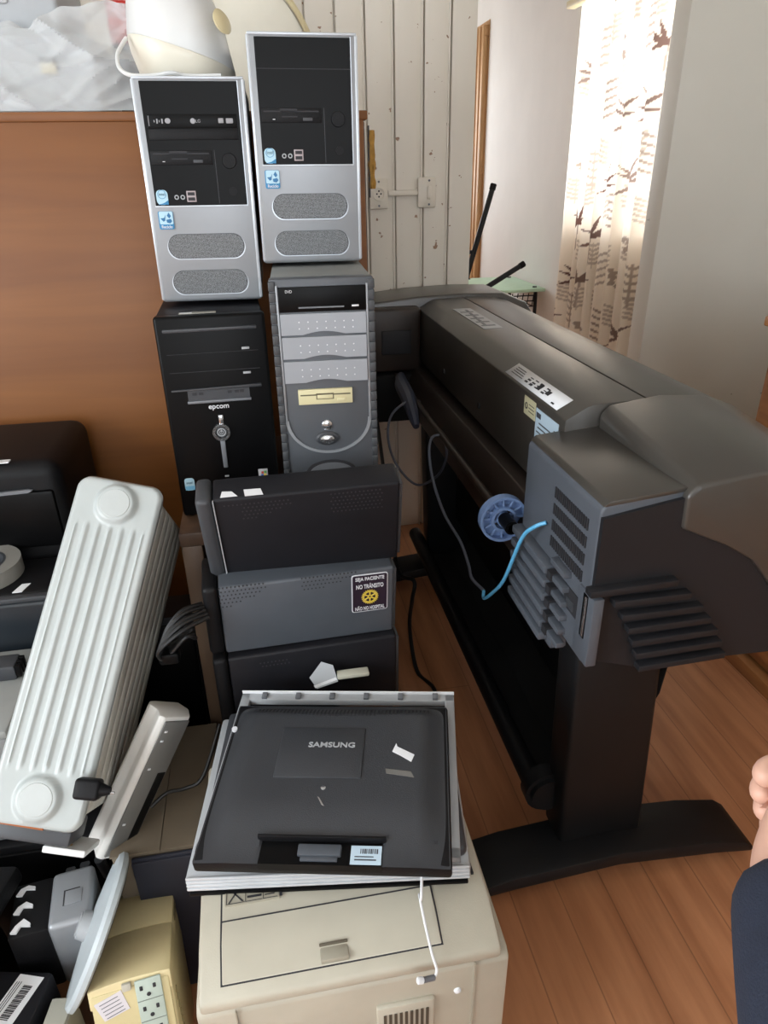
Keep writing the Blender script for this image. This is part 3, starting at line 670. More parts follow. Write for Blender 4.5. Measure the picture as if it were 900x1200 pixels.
    for (z0, z1) in ((0.0872, 0.1302), (0.0198, 0.0630)):
        rim = MB().prism(oval(-0.0735, 0.0735, z0-0.0012, z1+0.0012), 'y', -0.1912, -0.188).build('grille_rim', DKGREY, t)
        MB().prism(oval(-0.0720, 0.0720, z0, z1), 'y', -0.1918, -0.188).build('speaker_grille', GRILLE, rim)
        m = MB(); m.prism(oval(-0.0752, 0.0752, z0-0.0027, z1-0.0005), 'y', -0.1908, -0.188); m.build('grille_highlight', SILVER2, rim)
    m = MB(); m.box(-0.09, 0.09, 0.188, 0.1915, 0.02, 0.38, 0.001); m.build('rear_plate', LTGREY, t)
    return t
def base(c, rot, h): return tuple(Vector(c)+Euler([R(a) for a in rot]).to_matrix() @ Vector((0, 0, -h/2)))
silver_tower('silver and black tower computer with an optical drive, standing on the black tower', base((-0.085, 1.676, 1.519), (0, 0.4, -1.79), 0.393), (0, 0.4, -1.79), True)
silver_tower('silver and black tower computer without optical drive, standing on the grey tower', base((0.121, 1.673, 1.586), (0, 0.5, -0.97), 0.393), (0, 0.5, -0.97), False)

# ------------------------------------------------------------------ grey tower with the floppy drive
t = thing('computer_tower', 'grey tower computer with an arched silver line and a cream floppy drive', 'computer', (0.113, 1.288, 0.898), (0, 0, -3))
MB().box(-0.092, 0.092, 0.03, 0.42, 0.006, 0.488, 0.002).build('case', mat('dusty grey steel', (126, 128, 126), 0.6), t)
pieces('rubber_foot', BLACK, t, [(sx*0.07-0.012, sx*0.07+0.012, y-0.012, y+0.012, 0, 0.008) for sx in (-1, 1) for y in (0.06, 0.38)])
GT = mat('tower grey', (80, 83, 88), 0.45, 0.15, 0.04)
MB().box(-0.0945, 0.0945, 0.004, 0.034, 0.003, 0.489, 0.004).build('front_bezel', GT, t)
for sx in (-1, 1):
    m = MB()
    for k in range(25):
        z = 0.012+k*0.019; m.box(sx*0.0955, sx*0.0835, 0.0005, 0.034, z, z+0.0175, 0.002)
    m.build('ribbed_edge', mat('ribbed edge grey', (60, 62, 65), 0.5), t)
m = MB(); m.box(-0.0835, -0.0795, 0.0015, 0.006, 0.215, 0.478, 0.001); m.box(0.0795, 0.0835, 0.0015, 0.006, 0.215, 0.478, 0.001)
arc_o = [(-0.0835+0.167*k/24, 0) for k in range(25)]
def arc(r, zc=0.225, flat_=0.85): return [(r*math.cos(math.pi+math.pi*k/28), zc+r*flat_*math.sin(math.pi+math.pi*k/28)) for k in range(29)]
oo, ii = arc(0.0835), arc(0.0775)
for k in range(28): m.prism([oo[k], oo[k+1], ii[k+1], ii[k]], 'y', 0.0015, 0.006)
m.build('silver_arch', SILVER, t)
d = MB().box(-0.079, 0.0795, 0.0, 0.006, 0.431, 0.475, 0.001).build('optical_drive', BLACK, t)
m = MB(); m.box(-0.044, 0.039, -0.0008, 0.001, 0.4375, 0.4400); m.build('disc_tray_line', GREY, d)
MB().box(0.053, 0.066, -0.002, 0.001, 0.4380, 0.4412, 0.0006).build('eject_button', LOGO, d)
text('lettering', 'DVD', d, LOGO, front(-0.060, -0.0004, 0.4675), width=0.012, height=0.005)
for (z0, z1) in ((0.389, 0.428), (0.345, 0.386), (0.299, 0.341)):
    m = MB(); P = [(-0.0785, z0+0.001)]+[(-0.0785+0.157*k/20, z0+0.001+0.006*max(0, math.sin(math.pi*(k-5)/10)) if 5 <= k <= 15 else z0+0.001) for k in range(1, 21)]+[(0.0785, z1), (-0.0785, z1)]
    m.prism(P, 'y', -0.001, 0.006); b = m.build('bay_cover', mat('silver grey bay cover', (150, 154, 160), 0.4, 0.1, 0.03), t)
    m = MB()
    for k in range(7):
        for zz in (0.32, 0.62): m.cyl((-0.045+0.0165*k, -0.0016, z0+(z1-z0)*zz), (-0.045+0.0165*k, 0.0, z0+(z1-z0)*zz), 0.0013, n=8)
    m.build('bay_dots', LOGO, b)
fl = MB().box(-0.056, 0.048, -0.0015, 0.006, 0.257, 0.2865, 0.001).build('floppy_drive', mat('cream floppy', (206, 198, 158), 0.5), t)
m = MB(); m.box(-0.052, 0.044, -0.002, 0, 0.2745, 0.2770); m.box(-0.022, 0.012, -0.002, 0, 0.2665, 0.2785); m.build('disk_slot', mat('slot shadow brown', (96, 90, 70), 0.6), fl)
MB().box(-0.02, 0.010, -0.0028, 0, 0.268, 0.2755, 0.0008).build('slot_flap', mat('cream floppy', (206, 198, 158), 0.5), fl)
m = MB(); m.box(0.018, 0.034, -0.0032, 0, 0.2615, 0.2680, 0.001); m.build('eject_button', mat('cream floppy', (206, 198, 158), 0.5), fl)
MB().lathe([(0.0105, 0), (0.010, 0.003), (0.006, 0.005)], (-0.004, 0.0045, 0.213), (0, -1, 0)).build('reset_button', CHROME, t)
pb = MB().lathe([(0.023, 0), (0.0225, 0.004), (0.018, 0.006), (0.017, 0.005)], (-0.005, 0.0045, 0.1855), (0, -1, 0)).build('power_button_ring', DKGREY, t)
for v in pb.data.vertices: v.co.z = 0.1855+(v.co.z-0.1855)*0.62
pc = MB().lathe([(0.0165, 0), (0.014, 0.008), (0.006, 0.0105)], (-0.005, 0.002, 0.1855), (0, -1, 0)).build('power_button', CHROME, pb)
for v in pc.data.vertices: v.co.z = 0.1855+(v.co.z-0.1855)*0.62
MB().prism([(0.044*math.cos(a*math.pi/16), 0.112+0.022*math.sin(a*math.pi/16)) for a in range(17)]+[(-0.044, 0.098), (0.044, 0.098)], 'y', -0.0005, 0.006).build('logo_plate', GREY, t)
MB().prism([(0.052*math.cos(a*math.pi/16), 0.112+0.027*math.sin(a*math.pi/16)) for a in range(17)]+[(-0.052, 0.09), (0.052, 0.09)], 'y', 0.001, 0.006).build('logo_recess', INK, t)

# ------------------------------------------------------------------ black tower
bc, br = (-0.103, 1.589, 1.107), (0, 0, 1.66)
t = thing('computer_tower', 'black tower computer with a round chrome power button and a silver bar', 'computer', base(bc, br, 0.42), br)
MB().box(-0.100, 0.100, -0.185, 0.21, 0.006, 0.42, 0.003).build('case', BLKSTEEL, t)
pieces('rubber_foot', BLACK, t, [(sx*0.078-0.012, sx*0.078+0.012, y-0.012, y+0.012, 0, 0.008) for sx in (-1, 1) for y in (-0.15, 0.17)])
MB().box(-0.1045, 0.1045, -0.21, -0.183, 0.003, 0.420, 0.006, 3).build('front_bezel', BLACK, t)
BEV = mat('lighter black edge', (58, 60, 64), 0.4)  # flap and hood edges lighter than the black bezel
m = MB(); m.box(-0.090, 0.087, -0.2135, -0.208, 0.390, 0.397, 0.002); m.build('drive_flap', BEV, t)
m = MB(); m.box(-0.088, 0.086, -0.2118, -0.209, 0.3125, 0.3135); m.box(-0.088, 0.086, -0.2118, -0.209, 0.3485, 0.3492); m.build('bay_gap', INK, t)
for x, z in ((0.062, 0.354), (0.060, 0.3055)):
    MB().box(x-0.0075, x+0.0075, -0.2125, -0.209, z-0.0022, z+0.0022, 0.0008).build('eject_button', LTGREY, t)
m = MB(); m.prism([(-0.090, 0.276), (0.086, 0.276), (0.086, 0.282), (-0.090, 0.279)], 'y', -0.2145, -0.208, 0.001); m.build('port_hood', BEV, t)
pr = MB().box(-0.060, 0.061, -0.2118, -0.208, 0.2555, 0.2755).build('port_panel', DKGREY, t)
m = MB()
for x in (-0.047, -0.034, 0.022, 0.036, 0.046): m.box(x-0.004, x+0.004, -0.2128, -0.2115, 0.2665, 0.272)
m.build('front_port', INK, pr)
MB().box(-0.062, 0.063, -0.2145, -0.208, 0.2495, 0.2550, 0.0015).build('port_sill', GREY, t)
text('lettering', 'epcom', t, LOGO, front(-0.003, -0.2103, 0.2378), width=0.040, height=0.0105, bold=0.012)
MB().box(-0.0065, 0.0035, -0.2135, -0.208, 0.1990, 0.2225, 0.002).build('silver_bar', CHROME, t)
MB().prism([(-0.009, 0.174), (0.001, 0.174), (0.0005, 0.1075), (-0.0085, 0.1075)], 'y', -0.2135, -0.208, 0.0015).build('silver_bar', GREY, t)
pb = MB().ring((-0.004, -0.2125, 0.1863), (0, 1, 0), 0.0178, 0.0125, 0.008, 32).build('power_button_ring', CHROME, t)
q = MB().cyl((-0.004, -0.2095, 0.1863), (-0.004, -0.2135, 0.1863), 0.0115, n=26, b=0.001).build('power_button', DKGREY, pb)
m = MB(); m.ring((-0.004, -0.2140, 0.1863), (0, 1, 0), 0.0088, 0.0068, 0.0014, 26); m.box(-0.0046, -0.0034, -0.2146, -0.2134, 0.1855, 0.1925); m.ring((-0.004, -0.2142, 0.186), (0, 1, 0), 0.0042, 0.0032, 0.001, 18); m.build('power_symbol', LTGREY, pb)
m = MB(); m.box(-0.0085, 0.0, -0.2125, -0.209, 0.0865, 0.0895, 0.0006); m.ring((-0.003, -0.2112, 0.0775), (0, 1, 0), 0.0034, 0.002, 0.002, 14); m.build('indicator', LTGREY, t)
b = MB().prism(rrect(-0.0925, -0.0725, 0.063, 0.0905, 0.006, 5), 'y', -0.2115, -0.2095).build('badge', STPALE, t)
MB().box(-0.0920, -0.073, -0.2120, -0.211, 0.0640, 0.0730).build('badge_print', mat('badge light blue', (110, 176, 210), 0.4), b)
text('lettering', 'intel', b, mat('badge ink', (70, 110, 130), 0.5), front(-0.0825, -0.2118, 0.081), width=0.012, height=0.0055)
b = MB().box(0.0615, 0.0812, -0.2115, -0.2095, 0.062, 0.0965, 0.0006).build('certificate_sticker', mat('grey sticker', (176, 174, 176), 0.5), t)
for i, (c, xx, zz) in enumerate((((190, 70, 60), 0.0675, 0.0885), ((90, 150, 80), 0.0735, 0.0895), ((60, 100, 170), 0.0668, 0.0825), ((220, 190, 80), 0.0728, 0.0832))):
    MB().box(xx, xx+0.005, -0.2119, -0.2112, zz-0.0025, zz+0.0025).build('colour_pane', mat('pane colour %d' % i, c, 0.5), b)
m = MB(); m.box(0.064, 0.079, -0.2119, -0.2112, 0.0725, 0.0740); m.box(0.064, 0.079, -0.2119, -0.2112, 0.0675, 0.0690); m.build('sticker_print', DKGREY, b)
# paper bits on top of black and grey towers
t = thing('paper_strip', 'thin pale paper strip on the front edge of the black tower top', 'paper', (-0.12, 1.405, 1.3175), (0, 0, 3))
MB().box(-0.035, 0.035, -0.008, 0.008, 0, 0.0012).build('strip', mat('dusty paper', (150, 148, 140), 0.8), t)
MB().box(-0.033, -0.01, -0.006, 0.003, 0.0010, 0.0016).build('torn_flap', WHITE, t)

# ------------------------------------------------------------------ desktop computers leaning in a pile
def slim_pc(label, loc, rot, w, h, d, mt, bez, holes, group='desktop computers piled in front of the towers'):
    t = thing('desktop_computer', label, 'computer', loc, rot, group)
    MB().box(-w/2+0.018, w/2, 0, d, 0, h, 0.006, 3).build('case', mt, t)
    b = MB().box(-w/2-0.012, -w/2+0.0165, -0.004, d+0.004, 0.002, h+0.003, 0.010, 3).build('front_bezel', bez, t)
    for (xa, xb, za, zb, slope) in holes:
        m = MB(); nx = int((xb-xa)/0.0075); nz = int((zb-za)/0.0085)
        for i in range(nx):
            for j in range(nz):
                if slope and j > nz*(1-i/nx*0.75): continue
                x = xa+i*0.0075+(0.00375 if j % 2 else 0); z = zb-j*0.0085
                m.cyl((x, -0.0004, z), (x, 0.0012, z), 0.0017, n=6)
        m.build('vent_hole', INK, t)
    MB().box(w/2-0.003, w/2+0.006, 0.006, d-0.006, 0.008, h-0.008, 0.002).build('rear_panel', DKGREY, t)
    return t
Mt = Euler((R(16), R(-0.9), 0)).to_matrix()
p0 = Vector((0.047, 1.168, 0.955))+Mt @ Vector((0, -0.015, -0.099))
t = slim_pc('black desktop computer on top of the leaning pile, with torn white paper on it', tuple(p0), (16, -0.9, -0.6), 0.355, 0.197, 0.062, BLKSTEEL, DKGREY, [(-0.11, -0.02, 0.135, 0.182, 1), (0.05, 0.15, 0.13, 0.185, 0), (-0.14, -0.10, 0.17, 0.182, 0)])
MB().box(-0.1592, -0.1575, -0.0035, 0.002, 0.004, 0.196).build('bezel_edge', LTGREY, t)
m = MB(); m.prism([(-0.145, 0.006), (-0.142, 0.022), (-0.125, 0.020), (-0.115, 0.006)], 'z', 0.197, 0.1978); m.prism([(-0.102, 0.004), (-0.104, 0.022), (-0.074, 0.021), (-0.070, 0.004)], 'z', 0.197, 0.1978); m.build('torn_paper', WHITE, t)
t = slim_pc('blue grey desktop computer with a black square sticker, middle of the leaning pile', (0.032, 1.146, 0.703), (3, 0.9, 3.2), 0.358, 0.158, 0.11, GREYBL, MBLACK, [(-0.160, -0.07, 0.105, 0.156, 1), (-0.004, 0.11, 0.118, 0.156, 1)])
st = MB().prism(rrect(0.0925, 0.1655, 0.060, 0.149, 0.005, 3), 'y', -0.0018, 0.0).build('sticker', LOGO, t)
MB().prism(rrect(0.0942, 0.1638, 0.0617, 0.1473, 0.0035, 3), 'y', -0.0024, -0.0012).build('sticker_ground', PLUM, st)
text('lettering', 'SEJA PACIENTE', st, LOGO, front(0.129, -0.0026, 0.138), width=0.058, height=0.0105, bold=0.015)
text('lettering', 'NO TRÂNSITO', st, LOGO, front(0.129, -0.0026, 0.1225), width=0.055, height=0.0125, bold=0.015)
text('lettering', 'NÃO NO HOSPITAL', st, LOGO, front(0.129, -0.0026, 0.0695), width=0.060, height=0.0105, bold=0.012)
m = MB(); c = (0.129, -0.0028, 0.0955)
m.ring(c, (0, 1, 0), 0.0152, 0.0112, 0.001, 32); m.ring(c, (0, 1, 0), 0.0048, 0.002, 0.001, 18)
for k in range(24):
    a = k*math.pi/12; d = Vector((math.cos(a), 0, math.sin(a))); m.cyl(Vector(c)+d*0.0145, Vector(c)+d*0.0172, 0.0010, n=5)
for k in range(6):
    a = k*math.pi/3+0.52; d = Vector((math.cos(a), 0, math.sin(a))); m.cyl(Vector(c)+d*0.004, Vector(c)+d*0.012, 0.0016, n=5)
m.build('gear_emblem', GOLD, st)
t = slim_pc('black desktop computer at the bottom of the leaning pile, behind the pale grey monitor frame', (0.035, 1.140, 0.5265), (2, 0, 2.0), 0.36, 0.172, 0.12, BLKSTEEL, MBLACK, [(-0.10, -0.04, 0.13, 0.15, 0)])
t = thing('coiled_power_cord', 'coil of black power cord between the heater and the grey desktop computer', 'cable', (-0.19, 1.15, 0.78), world=True)
m = MB()
for k in range(5):
    pts = [(-0.160+0.003*k, 1.135-0.006*k, 0.83-0.004*k), (-0.195, 1.105-0.007*k, 0.836-0.006*k+0.003*(k % 2)), (-0.225-0.003*k, 1.09-0.007*k, 0.805-0.005*k), (-0.230, 1.095-0.006*k, 0.772-0.003*k), (-0.206+0.004*k, 1.105-0.007*k, 0.774+0.006*k), (-0.186+0.003*k, 1.115-0.006*k, 0.808-0.006*k)]
    m.tube(pts, 0.0042, 8, 6)
m.build('cord', BLKCB, t)
MB().box(-0.242, -0.205, 1.065, 1.095, 0.748, 0.772, 0.006).build('connector', BLACK, t)

# ================================================================== beige laser printer with the monitors on it
t = thing('laser_printer', 'big beige laser printer in the front carrying the monitors', 'printer', (0.05, 0.8, 0), world=True)
# body, sloping lid, lip
MB().prism([(0.60, 0.012), (0.60, 0.478), (0.615, 0.488), (1.0, 0.495), (1.0, 0.012)], 'x', -0.183, 0.283, 0.006, 2).build('printer_body', BEIGE, t)
MB().prism([(0.597, 0.487), (0.597, 0.508), (0.612, 0.516), (0.662, 0.536), (0.74, 0.546), (1.0, 0.552), (1.0, 0.487)], 'x', -0.176, 0.268, 0.006, 2).build('top_cover', BEIGE, t)
MB().prism([(0.616, 0.5185), (0.661, 0.5375), (0.69, 0.5415), (0.742, 0.5478), (0.985, 0.5535), (0.985, 0.53), (0.616, 0.505)], 'x', -0.143, 0.180, 0.0015, 1).build('lid', mat('lid beige', (182, 176, 160), 0.45, 0, 0.04), t)
m = MB(); m.prism([(0.6145, 0.5170), (0.661, 0.5366), (0.69, 0.541), (0.742, 0.5470), (0.986, 0.553), (0.986, 0.53), (0.6145, 0.505)], 'x', -0.1448, 0.1818); m.build('lid_gap', INK, t)
m = MB(); m.prism([(0.6935, 0.5425), (0.6955, 0.5428), (0.6955, 0.53), (0.6935, 0.53)], 'x', -0.143, 0.18); m.build('lid_seam', INK, t)
q = MB().box(-0.001, 0.041, 0.618, 0.640, 0.5165, 0.5275, 0.002).build('handle_recess', BEIGED, t)
MB().box(-0.001, 0.041, 0.6385, 0.6415, 0.520, 0.5325, 0.001).build('handle_shadow_gap', mat('recess brown', (92, 84, 70), 0.7), q)
m = MB(); m.box(0.226, 0.229, 0.5965, 0.60, 0.02, 0.485); m.build('panel_joint', BEIGED, t)
MB().box(-0.128, -0.126, 0.5965, 0.60, 0.02, 0.482).build('panel_joint', BEIGED, t)
q = MB().box(0.075, 0.165, 0.592, 0.602, 0.30, 0.425, 0.004).build('vent_panel', BEIGE, t)
m = MB()
for k in range(9): m.box(0.085+k*0.0082, 0.0895+k*0.0082, 0.5905, 0.594, 0.335, 0.408)
m.build('vent_slot', mat('vent brown', (70, 62, 50), 0.7), q)
MB().lathe([(0.006, 0), (0.005, 0.003), (0.002, 0.004)], (0.202, 0.600, 0.422), (0, -1, 0)).build('latch_dimple', WHITE, t)
m = MB()
for k in range(4): m.box(0.222+k*0.009, 0.226+k*0.009, 0.70, 0.73, 0.541, 0.5455)
m.build('top_slot', INK, t)
p = MB().box(-0.138, -0.055, 0.715, 0.765, 0.5435, 0.5484).build('instruction_picture', BEIGED, t)
m = MB(); PZ = 0.5490
m.box(-0.0545, -0.0505, 0.718, 0.745, 0.546, PZ); 
for k in range(3): m.box(-0.104-k*0.002, -0.082, 0.722+k*0.012, 0.7255+k*0.012, 0.546, PZ)
m.prism([(-0.133, 0.718), (-0.131, 0.718), (-0.112, 0.745), (-0.114, 0.747)], 'z', 0.546, PZ); m.prism([(-0.112, 0.718), (-0.110, 0.719), (-0.130, 0.742), (-0.132, 0.741)], 'z', 0.546, PZ)
for (a, b_) in ((-0.136, -0.108), (-0.107, -0.081), (-0.080, -0.058)): m.box(a, b_, 0.7165, 0.7172, 0.546, PZ); m.box(a, a+0.0008, 0.717, 0.75, 0.546, PZ)
for k in range(4): m.box(-0.077, -0.062, 0.722+k*0.007, 0.7235+k*0.007, 0.546, PZ)
m.build('picture_print', INK, p)
discs('rubber_foot', BLACK, t, [((xx, yy, 0), (xx, yy, 0.016), 0.016) for xx in (-0.15, 0.25) for yy in (0.63, 0.96)])
# --- monitors: lowest with silver ribbed bezel
MA = (5.43, -1.53, -13.58); Mm = Euler([R(a) for a in MA]).to_matrix(); MC = Vector((0.046, 0.828, 0.651))
def at_mon(x, y, z): return tuple(MC+Mm @ Vector((x, y, z)))
t = thing('computer_monitor', 'silver framed monitor lying face down at the bottom of the monitor stack', 'monitor', (0.047, 0.874, 0.574), (3.2, -1.2, -8.8))
MB().box(-0.222, 0.222, -0.162, 0.172, -0.012, 0.018, 0.006, 2).build('screen_bezel', LTGREY, t)
m = MB()
for k in range(4): m.box(-0.220, 0.220, -0.1655+k*0.0012, -0.158, -0.004+k*0.0068, 0.0005+k*0.0068, 0.0015)
m.build('ribbed_edge', mat('ribbed silver', (196, 199, 202), 0.4, 0.2), t)
MB().box(-0.218, 0.218, -0.166, 0.15, -0.017, -0.010, 0.002).build('glass_surround', BLACK, t)
MB().prism([(-0.205, -0.145), (0.218, -0.145), (0.216, 0.168), (-0.205, 0.168)], 'z', 0.016, 0.040, 0.010, 3).build('back_shell', DKGREY, t)
# --- loose white bezel frame
t = thing('bezel_frame', 'loose pale grey monitor bezel frame sticking out behind the black monitor', 'frame', at_mon(0.0, 0.052, -0.028), MA)
m = MB(); W, D = 0.206, 0.165
for (x0, x1, y0, y1) in ((-W, W, D-0.018, D), (-W, W, -D, -D+0.018), (-W, -W+0.018, -D, D), (W-0.018, W, -D, D)): m.box(x0, x1, y0, y1, -0.008, 0.006, 0.002)
fr = m.build('frame', LTGREY, t)
for k in range(6): MB().box(-0.165+k*0.066, -0.155+k*0.066, D-0.016, D-0.002, 0.005, 0.011, 0.001).build('clip', GREY, fr)
MB().box(-W, W, D-0.0015, D+0.001, 0.004, 0.012, 0.0005).build('outer_lip', WHITE, t)
# --- black monitor, back up
MONB = mat('dark slate monitor plastic', (52, 54, 58), 0.42, 0, 0.06, bump=0.25, bscale=700)
t = thing('computer_monitor', 'black monitor lying face down with its branded back up, top of the monitor stack', 'monitor', tuple(MC), MA)
MB().box(-0.1925, 0.1925, -0.1515, 0.1545, -0.013, 0.0125, 0.005, 2).build('screen_bezel', MBLACK, t)
m = MB()                                               # tapered back shell with the cable recess left open
hz = 0.034
def shell(u, v):
    x = -0.19+0.38*u; y = -0.152+0.304*v
    ex = min(1, (0.19-abs(x))/0.050); eyt = min(1, (0.152-y)/0.035); eyb = min(1, (y+0.152)/0.10)
    e = max(0, min(ex, 1))*max(0, eyt); sm = lambda q: q*q*(3-2*q)
    z = 0.012+0.016*sm(max(0, min(1, ex)))*sm(max(0, min(1, eyt)))*(0.15+0.85*sm(max(0, min(1, eyb))))
    if abs(x) < 0.094 and y < -0.112: z = 0.0135
    return Vector((x, y, z))
m.grid(shell, 76, 64); m.build('back_shell', MONB, t)
m = MB(); m.box(-0.094, 0.050, -0.014, 0.088, 0.022, 0.0305, 0.0025)
m.build('stand_cover', MONB, t)
text('lettering', 'SAMSUNG', t, LTGREY, flat(-0.005, 0.0505, 0.0302), width=0.079, height=0.0105, ext=0.0012, bold=0.02)
m = MB()
for k in range(46):
    x = -0.150+k*0.0068; dz = 0.115+0.018*(abs(x)/0.155)**2
    ys = [dz+(0.1405-dz)*q/5 for q in range(6)]
    for ya, yb in zip(ys, ys[1:]):
        za, zb_ = shell((x+0.19)/0.38, (ya+0.152)/0.304).z+0.0007, shell((x+0.19)/0.38, (yb+0.152)/0.304).z+0.0007
        m.prism([(ya, za), (yb, zb_), (yb, zb_-0.003), (ya, za-0.003)], 'x', x, x+0.0030)
m.build('vent_slot', INK, t)
q = MB().box(-0.092, 0.090, -0.1520, -0.115, 0.0, 0.0150).build('cable_recess', BLACK, t)
MB().box(-0.098, 0.096, -0.1165, -0.1125, 0.012, 0.0275, 0.001).build('recess_wall', MBLACK, q)
m = MB(); m.box(-0.035, 0.03, -0.14, -0.122, 0.013, 0.0205, 0.002); m.box(-0.03, 0.025, -0.147, -0.140, 0.013, 0.018, 0.001); m.build('port_block', GREYBL, q)
lab = MB().box(0.044, 0.0895, -0.150, -0.121, 0.0148, 0.0158).build('rating_label', PALEBLUE, t)
m = MB(); m.box(0.050, 0.082, -0.1440, -0.1420, 0.0156, 0.0162); m.box(0.050, 0.078, -0.1390, -0.1375, 0.0156, 0.0162)
for k in range(9): m.box(0.058+k*0.003, 0.0592+k*0.003+0.0005*(k % 3), -0.1335, -0.126, 0.0156, 0.0162)
m.build('label_print', GREYBL, lab)
MB().prism([(0.104, 0.057), (0.106, 0.050), (0.135, 0.034), (0.130, 0.020), (0.112, 0.032), (0.098, 0.040)], 'z', 0.0280, 0.0290).build('paper_label', WHITE, t)
MB().prism([(0.088, 0.006), (0.130, 0.001), (0.135, -0.010), (0.090, -0.003)], 'z', 0.0280, 0.0287).build('tape_strip', mat('shiny tape', (110, 108, 104), 0.2), t)
MB().lathe([(0.0045, 0), (0.004, 0.0022), (0.0015, 0.003)], (-0.009, -0.032, 0.027)).build('screw', CHROME, t)
MB().prism([(-0.016, -0.048), (-0.013, -0.050), (-0.004, -0.064), (-0.008, -0.062)], 'z', 0.0275, 0.0288).build('paint_scuff', mat('pale scuff', (150, 146, 140), 0.8), t)
MB().box(0.166, 0.172, -0.122, -0.117, 0.0245, 0.0262).build('lock_slot', INK, t)

MB().cyl((-0.186, 0.095, 0.012), (-0.186, 0.095, 0.017), 0.005, n=12).build('corner_screw', LOGO, t)
# paper tag and pale bits behind the frame
t = thing('paper_card', 'bent pale grey card standing behind the pale grey bezel frame', 'card', (0.058, 1.108, 0.643), (60, -22, 10))
MB().prism([(-0.024, -0.015), (0.020, -0.024), (0.027, 0.010), (0.010, 0.028), (-0.026, 0.012)], 'z', -0.0006, 0.0006).build('card', LTGREY, t)
MB().prism([(-0.026, -0.012), (0.02, -0.02), (0.02, -0.014), (-0.026, -0.006)], 'z', 0.0006, 0.0010).build('fold_line', WHITE, t)
tag(MB().box(0.085, 0.150, 1.098, 1.120, 0.636, 0.645, 0.003).build('foam_piece', mat('pale foam', (186, 184, 168), 0.8)), 'small pale foam strip beside the bent card behind the bezel frame', 'packing foam')
# white cable tie hanging over the printer
t = thing('white_cable', 'thin white cable hanging from the monitor stack onto the printer front', 'cable', (0.16, 0.65, 0.55), world=True)
MB().tube([at_mon(0.148, -0.150, -0.012), at_mon(0.147, -0.178, -0.02), (0.156, 0.665, 0.566), (0.158, 0.640, 0.543), (0.160, 0.60, 0.528), (0.164, 0.585, 0.51), (0.158, 0.580, 0.500)], 0.0021, 8, 8).build('cable', WHITE, t)
MB().cyl((0.160, 0.580, 0.502), (0.142, 0.576, 0.508), 0.0042, n=10, b=0.001).build('plug_sleeve', GREY, t)
MB().cyl((0.142, 0.576, 0.508), (0.133, 0.575, 0.511), 0.0050, n=10, b=0.001).build('plug_tip', WHITE, t)

# ================================================================== left side: heater and clutter
HA = (-40.33, 12.6, -10.25); HC = Vector((-0.375, 1.201, 0.711)); Hm = Euler([R(a) for a in HA]).to_matrix()
t = thing('oil_heater', 'white finned oil heater lying tilted against the pile on the left', 'heater', tuple(HC), HA)
def fin_panel(y, depth, w, h, mt, name, boss=True):
    m = MB(); P = rrect(-w/2, w/2, -h/2, h/2, 0.026, 6); m.prism(P, 'y', y, y+depth, 0.005, 2); return m.build(name, mt, t)
# end panel with pressed ribs and round bosses
m = MB(); nu, nv = 70, 150; W, Hh = 0.160, 0.62
def press(u, v):
    x = -W/2+W*u; z = -Hh/2+Hh*v
    e = min(W/2-abs(x), Hh/2-abs(z)); rc = 0.026
    ax, az = abs(x)-(W/2-rc), abs(z)-(Hh/2-rc)
    if ax > 0 and az > 0:
        d = math.hypot(ax, az)
        if d > rc: x = math.copysign(W/2-rc+ax*rc/d, x); z = math.copysign(Hh/2-rc+az*rc/d, z); e = 0
        else: e = rc-d
    y = -0.15+0.010*(1-min(1, max(0, e)/0.008))**2
    k = max(0, min(1, (0.222-abs(z))/0.014))
    if abs(x) < 0.064: y -= 0.0048*k*max(0, math.cos(x/0.0213*2*math.pi))**1.5-0.001*k
    for zc in (0.262, -0.262):
        d = math.hypot(x, z-zc)
        if d < 0.040: y -= 0.011*max(0, min(1, (0.040-d)/0.008))
    return Vector((x, y, z))
m.grid(press, nu, nv); m.build('end_panel', HEATW, t, solid=0.002, angle=60)
MB().prism(rrect(-0.078, 0.078, -0.307, 0.307, 0.026, 6), 'y', -0.142, -0.120, 0.004).build('end_cover', HEATW, t)
for zc in (0.262, -0.262): MB().cyl((0, -0.1605, zc), (0, -0.1630, zc), 0.0285, 0.0265, 36).build('round_cap', mat('cap white', (182, 187, 186), 0.4), t)
for k in range(6):
    y = -0.108+k*0.043
    MB().prism(rrect(-0.076, 0.076, -0.295, 0.295, 0.022, 5), 'y', y, y+0.0405, 0.003).build('fin', FIN, t)
    if k < 5:
        discs('oil_pipe', FIN, t, [((0, y+0.03, zc), (0, y+0.05, zc), 0.03) for zc in (0.262, -0.262)])
MB().box(-0.065, 0.065, -0.137, -0.045, -0.335, -0.296, 0.006).build('foot_bracket', DKGREY, t)  # coloured dark for the shade under the heater
m = MB(); m.prism([(-0.075, -0.3085), (0.02, -0.3105), (0.02, -0.3065), (-0.075, -0.3045)], 'y', -0.147, -0.12); m.build('rust_edge', RUST, t)
q = MB().cyl((0.055, -0.10, -0.296), (0.055, -0.10, -0.345), 0.007, n=12).build('foot_bolt', BRASS, t)
MB().box(0.020, 0.092, -0.125, -0.03, -0.350, -0.338, 0.003).build('foot_plate', CREAMW, t)
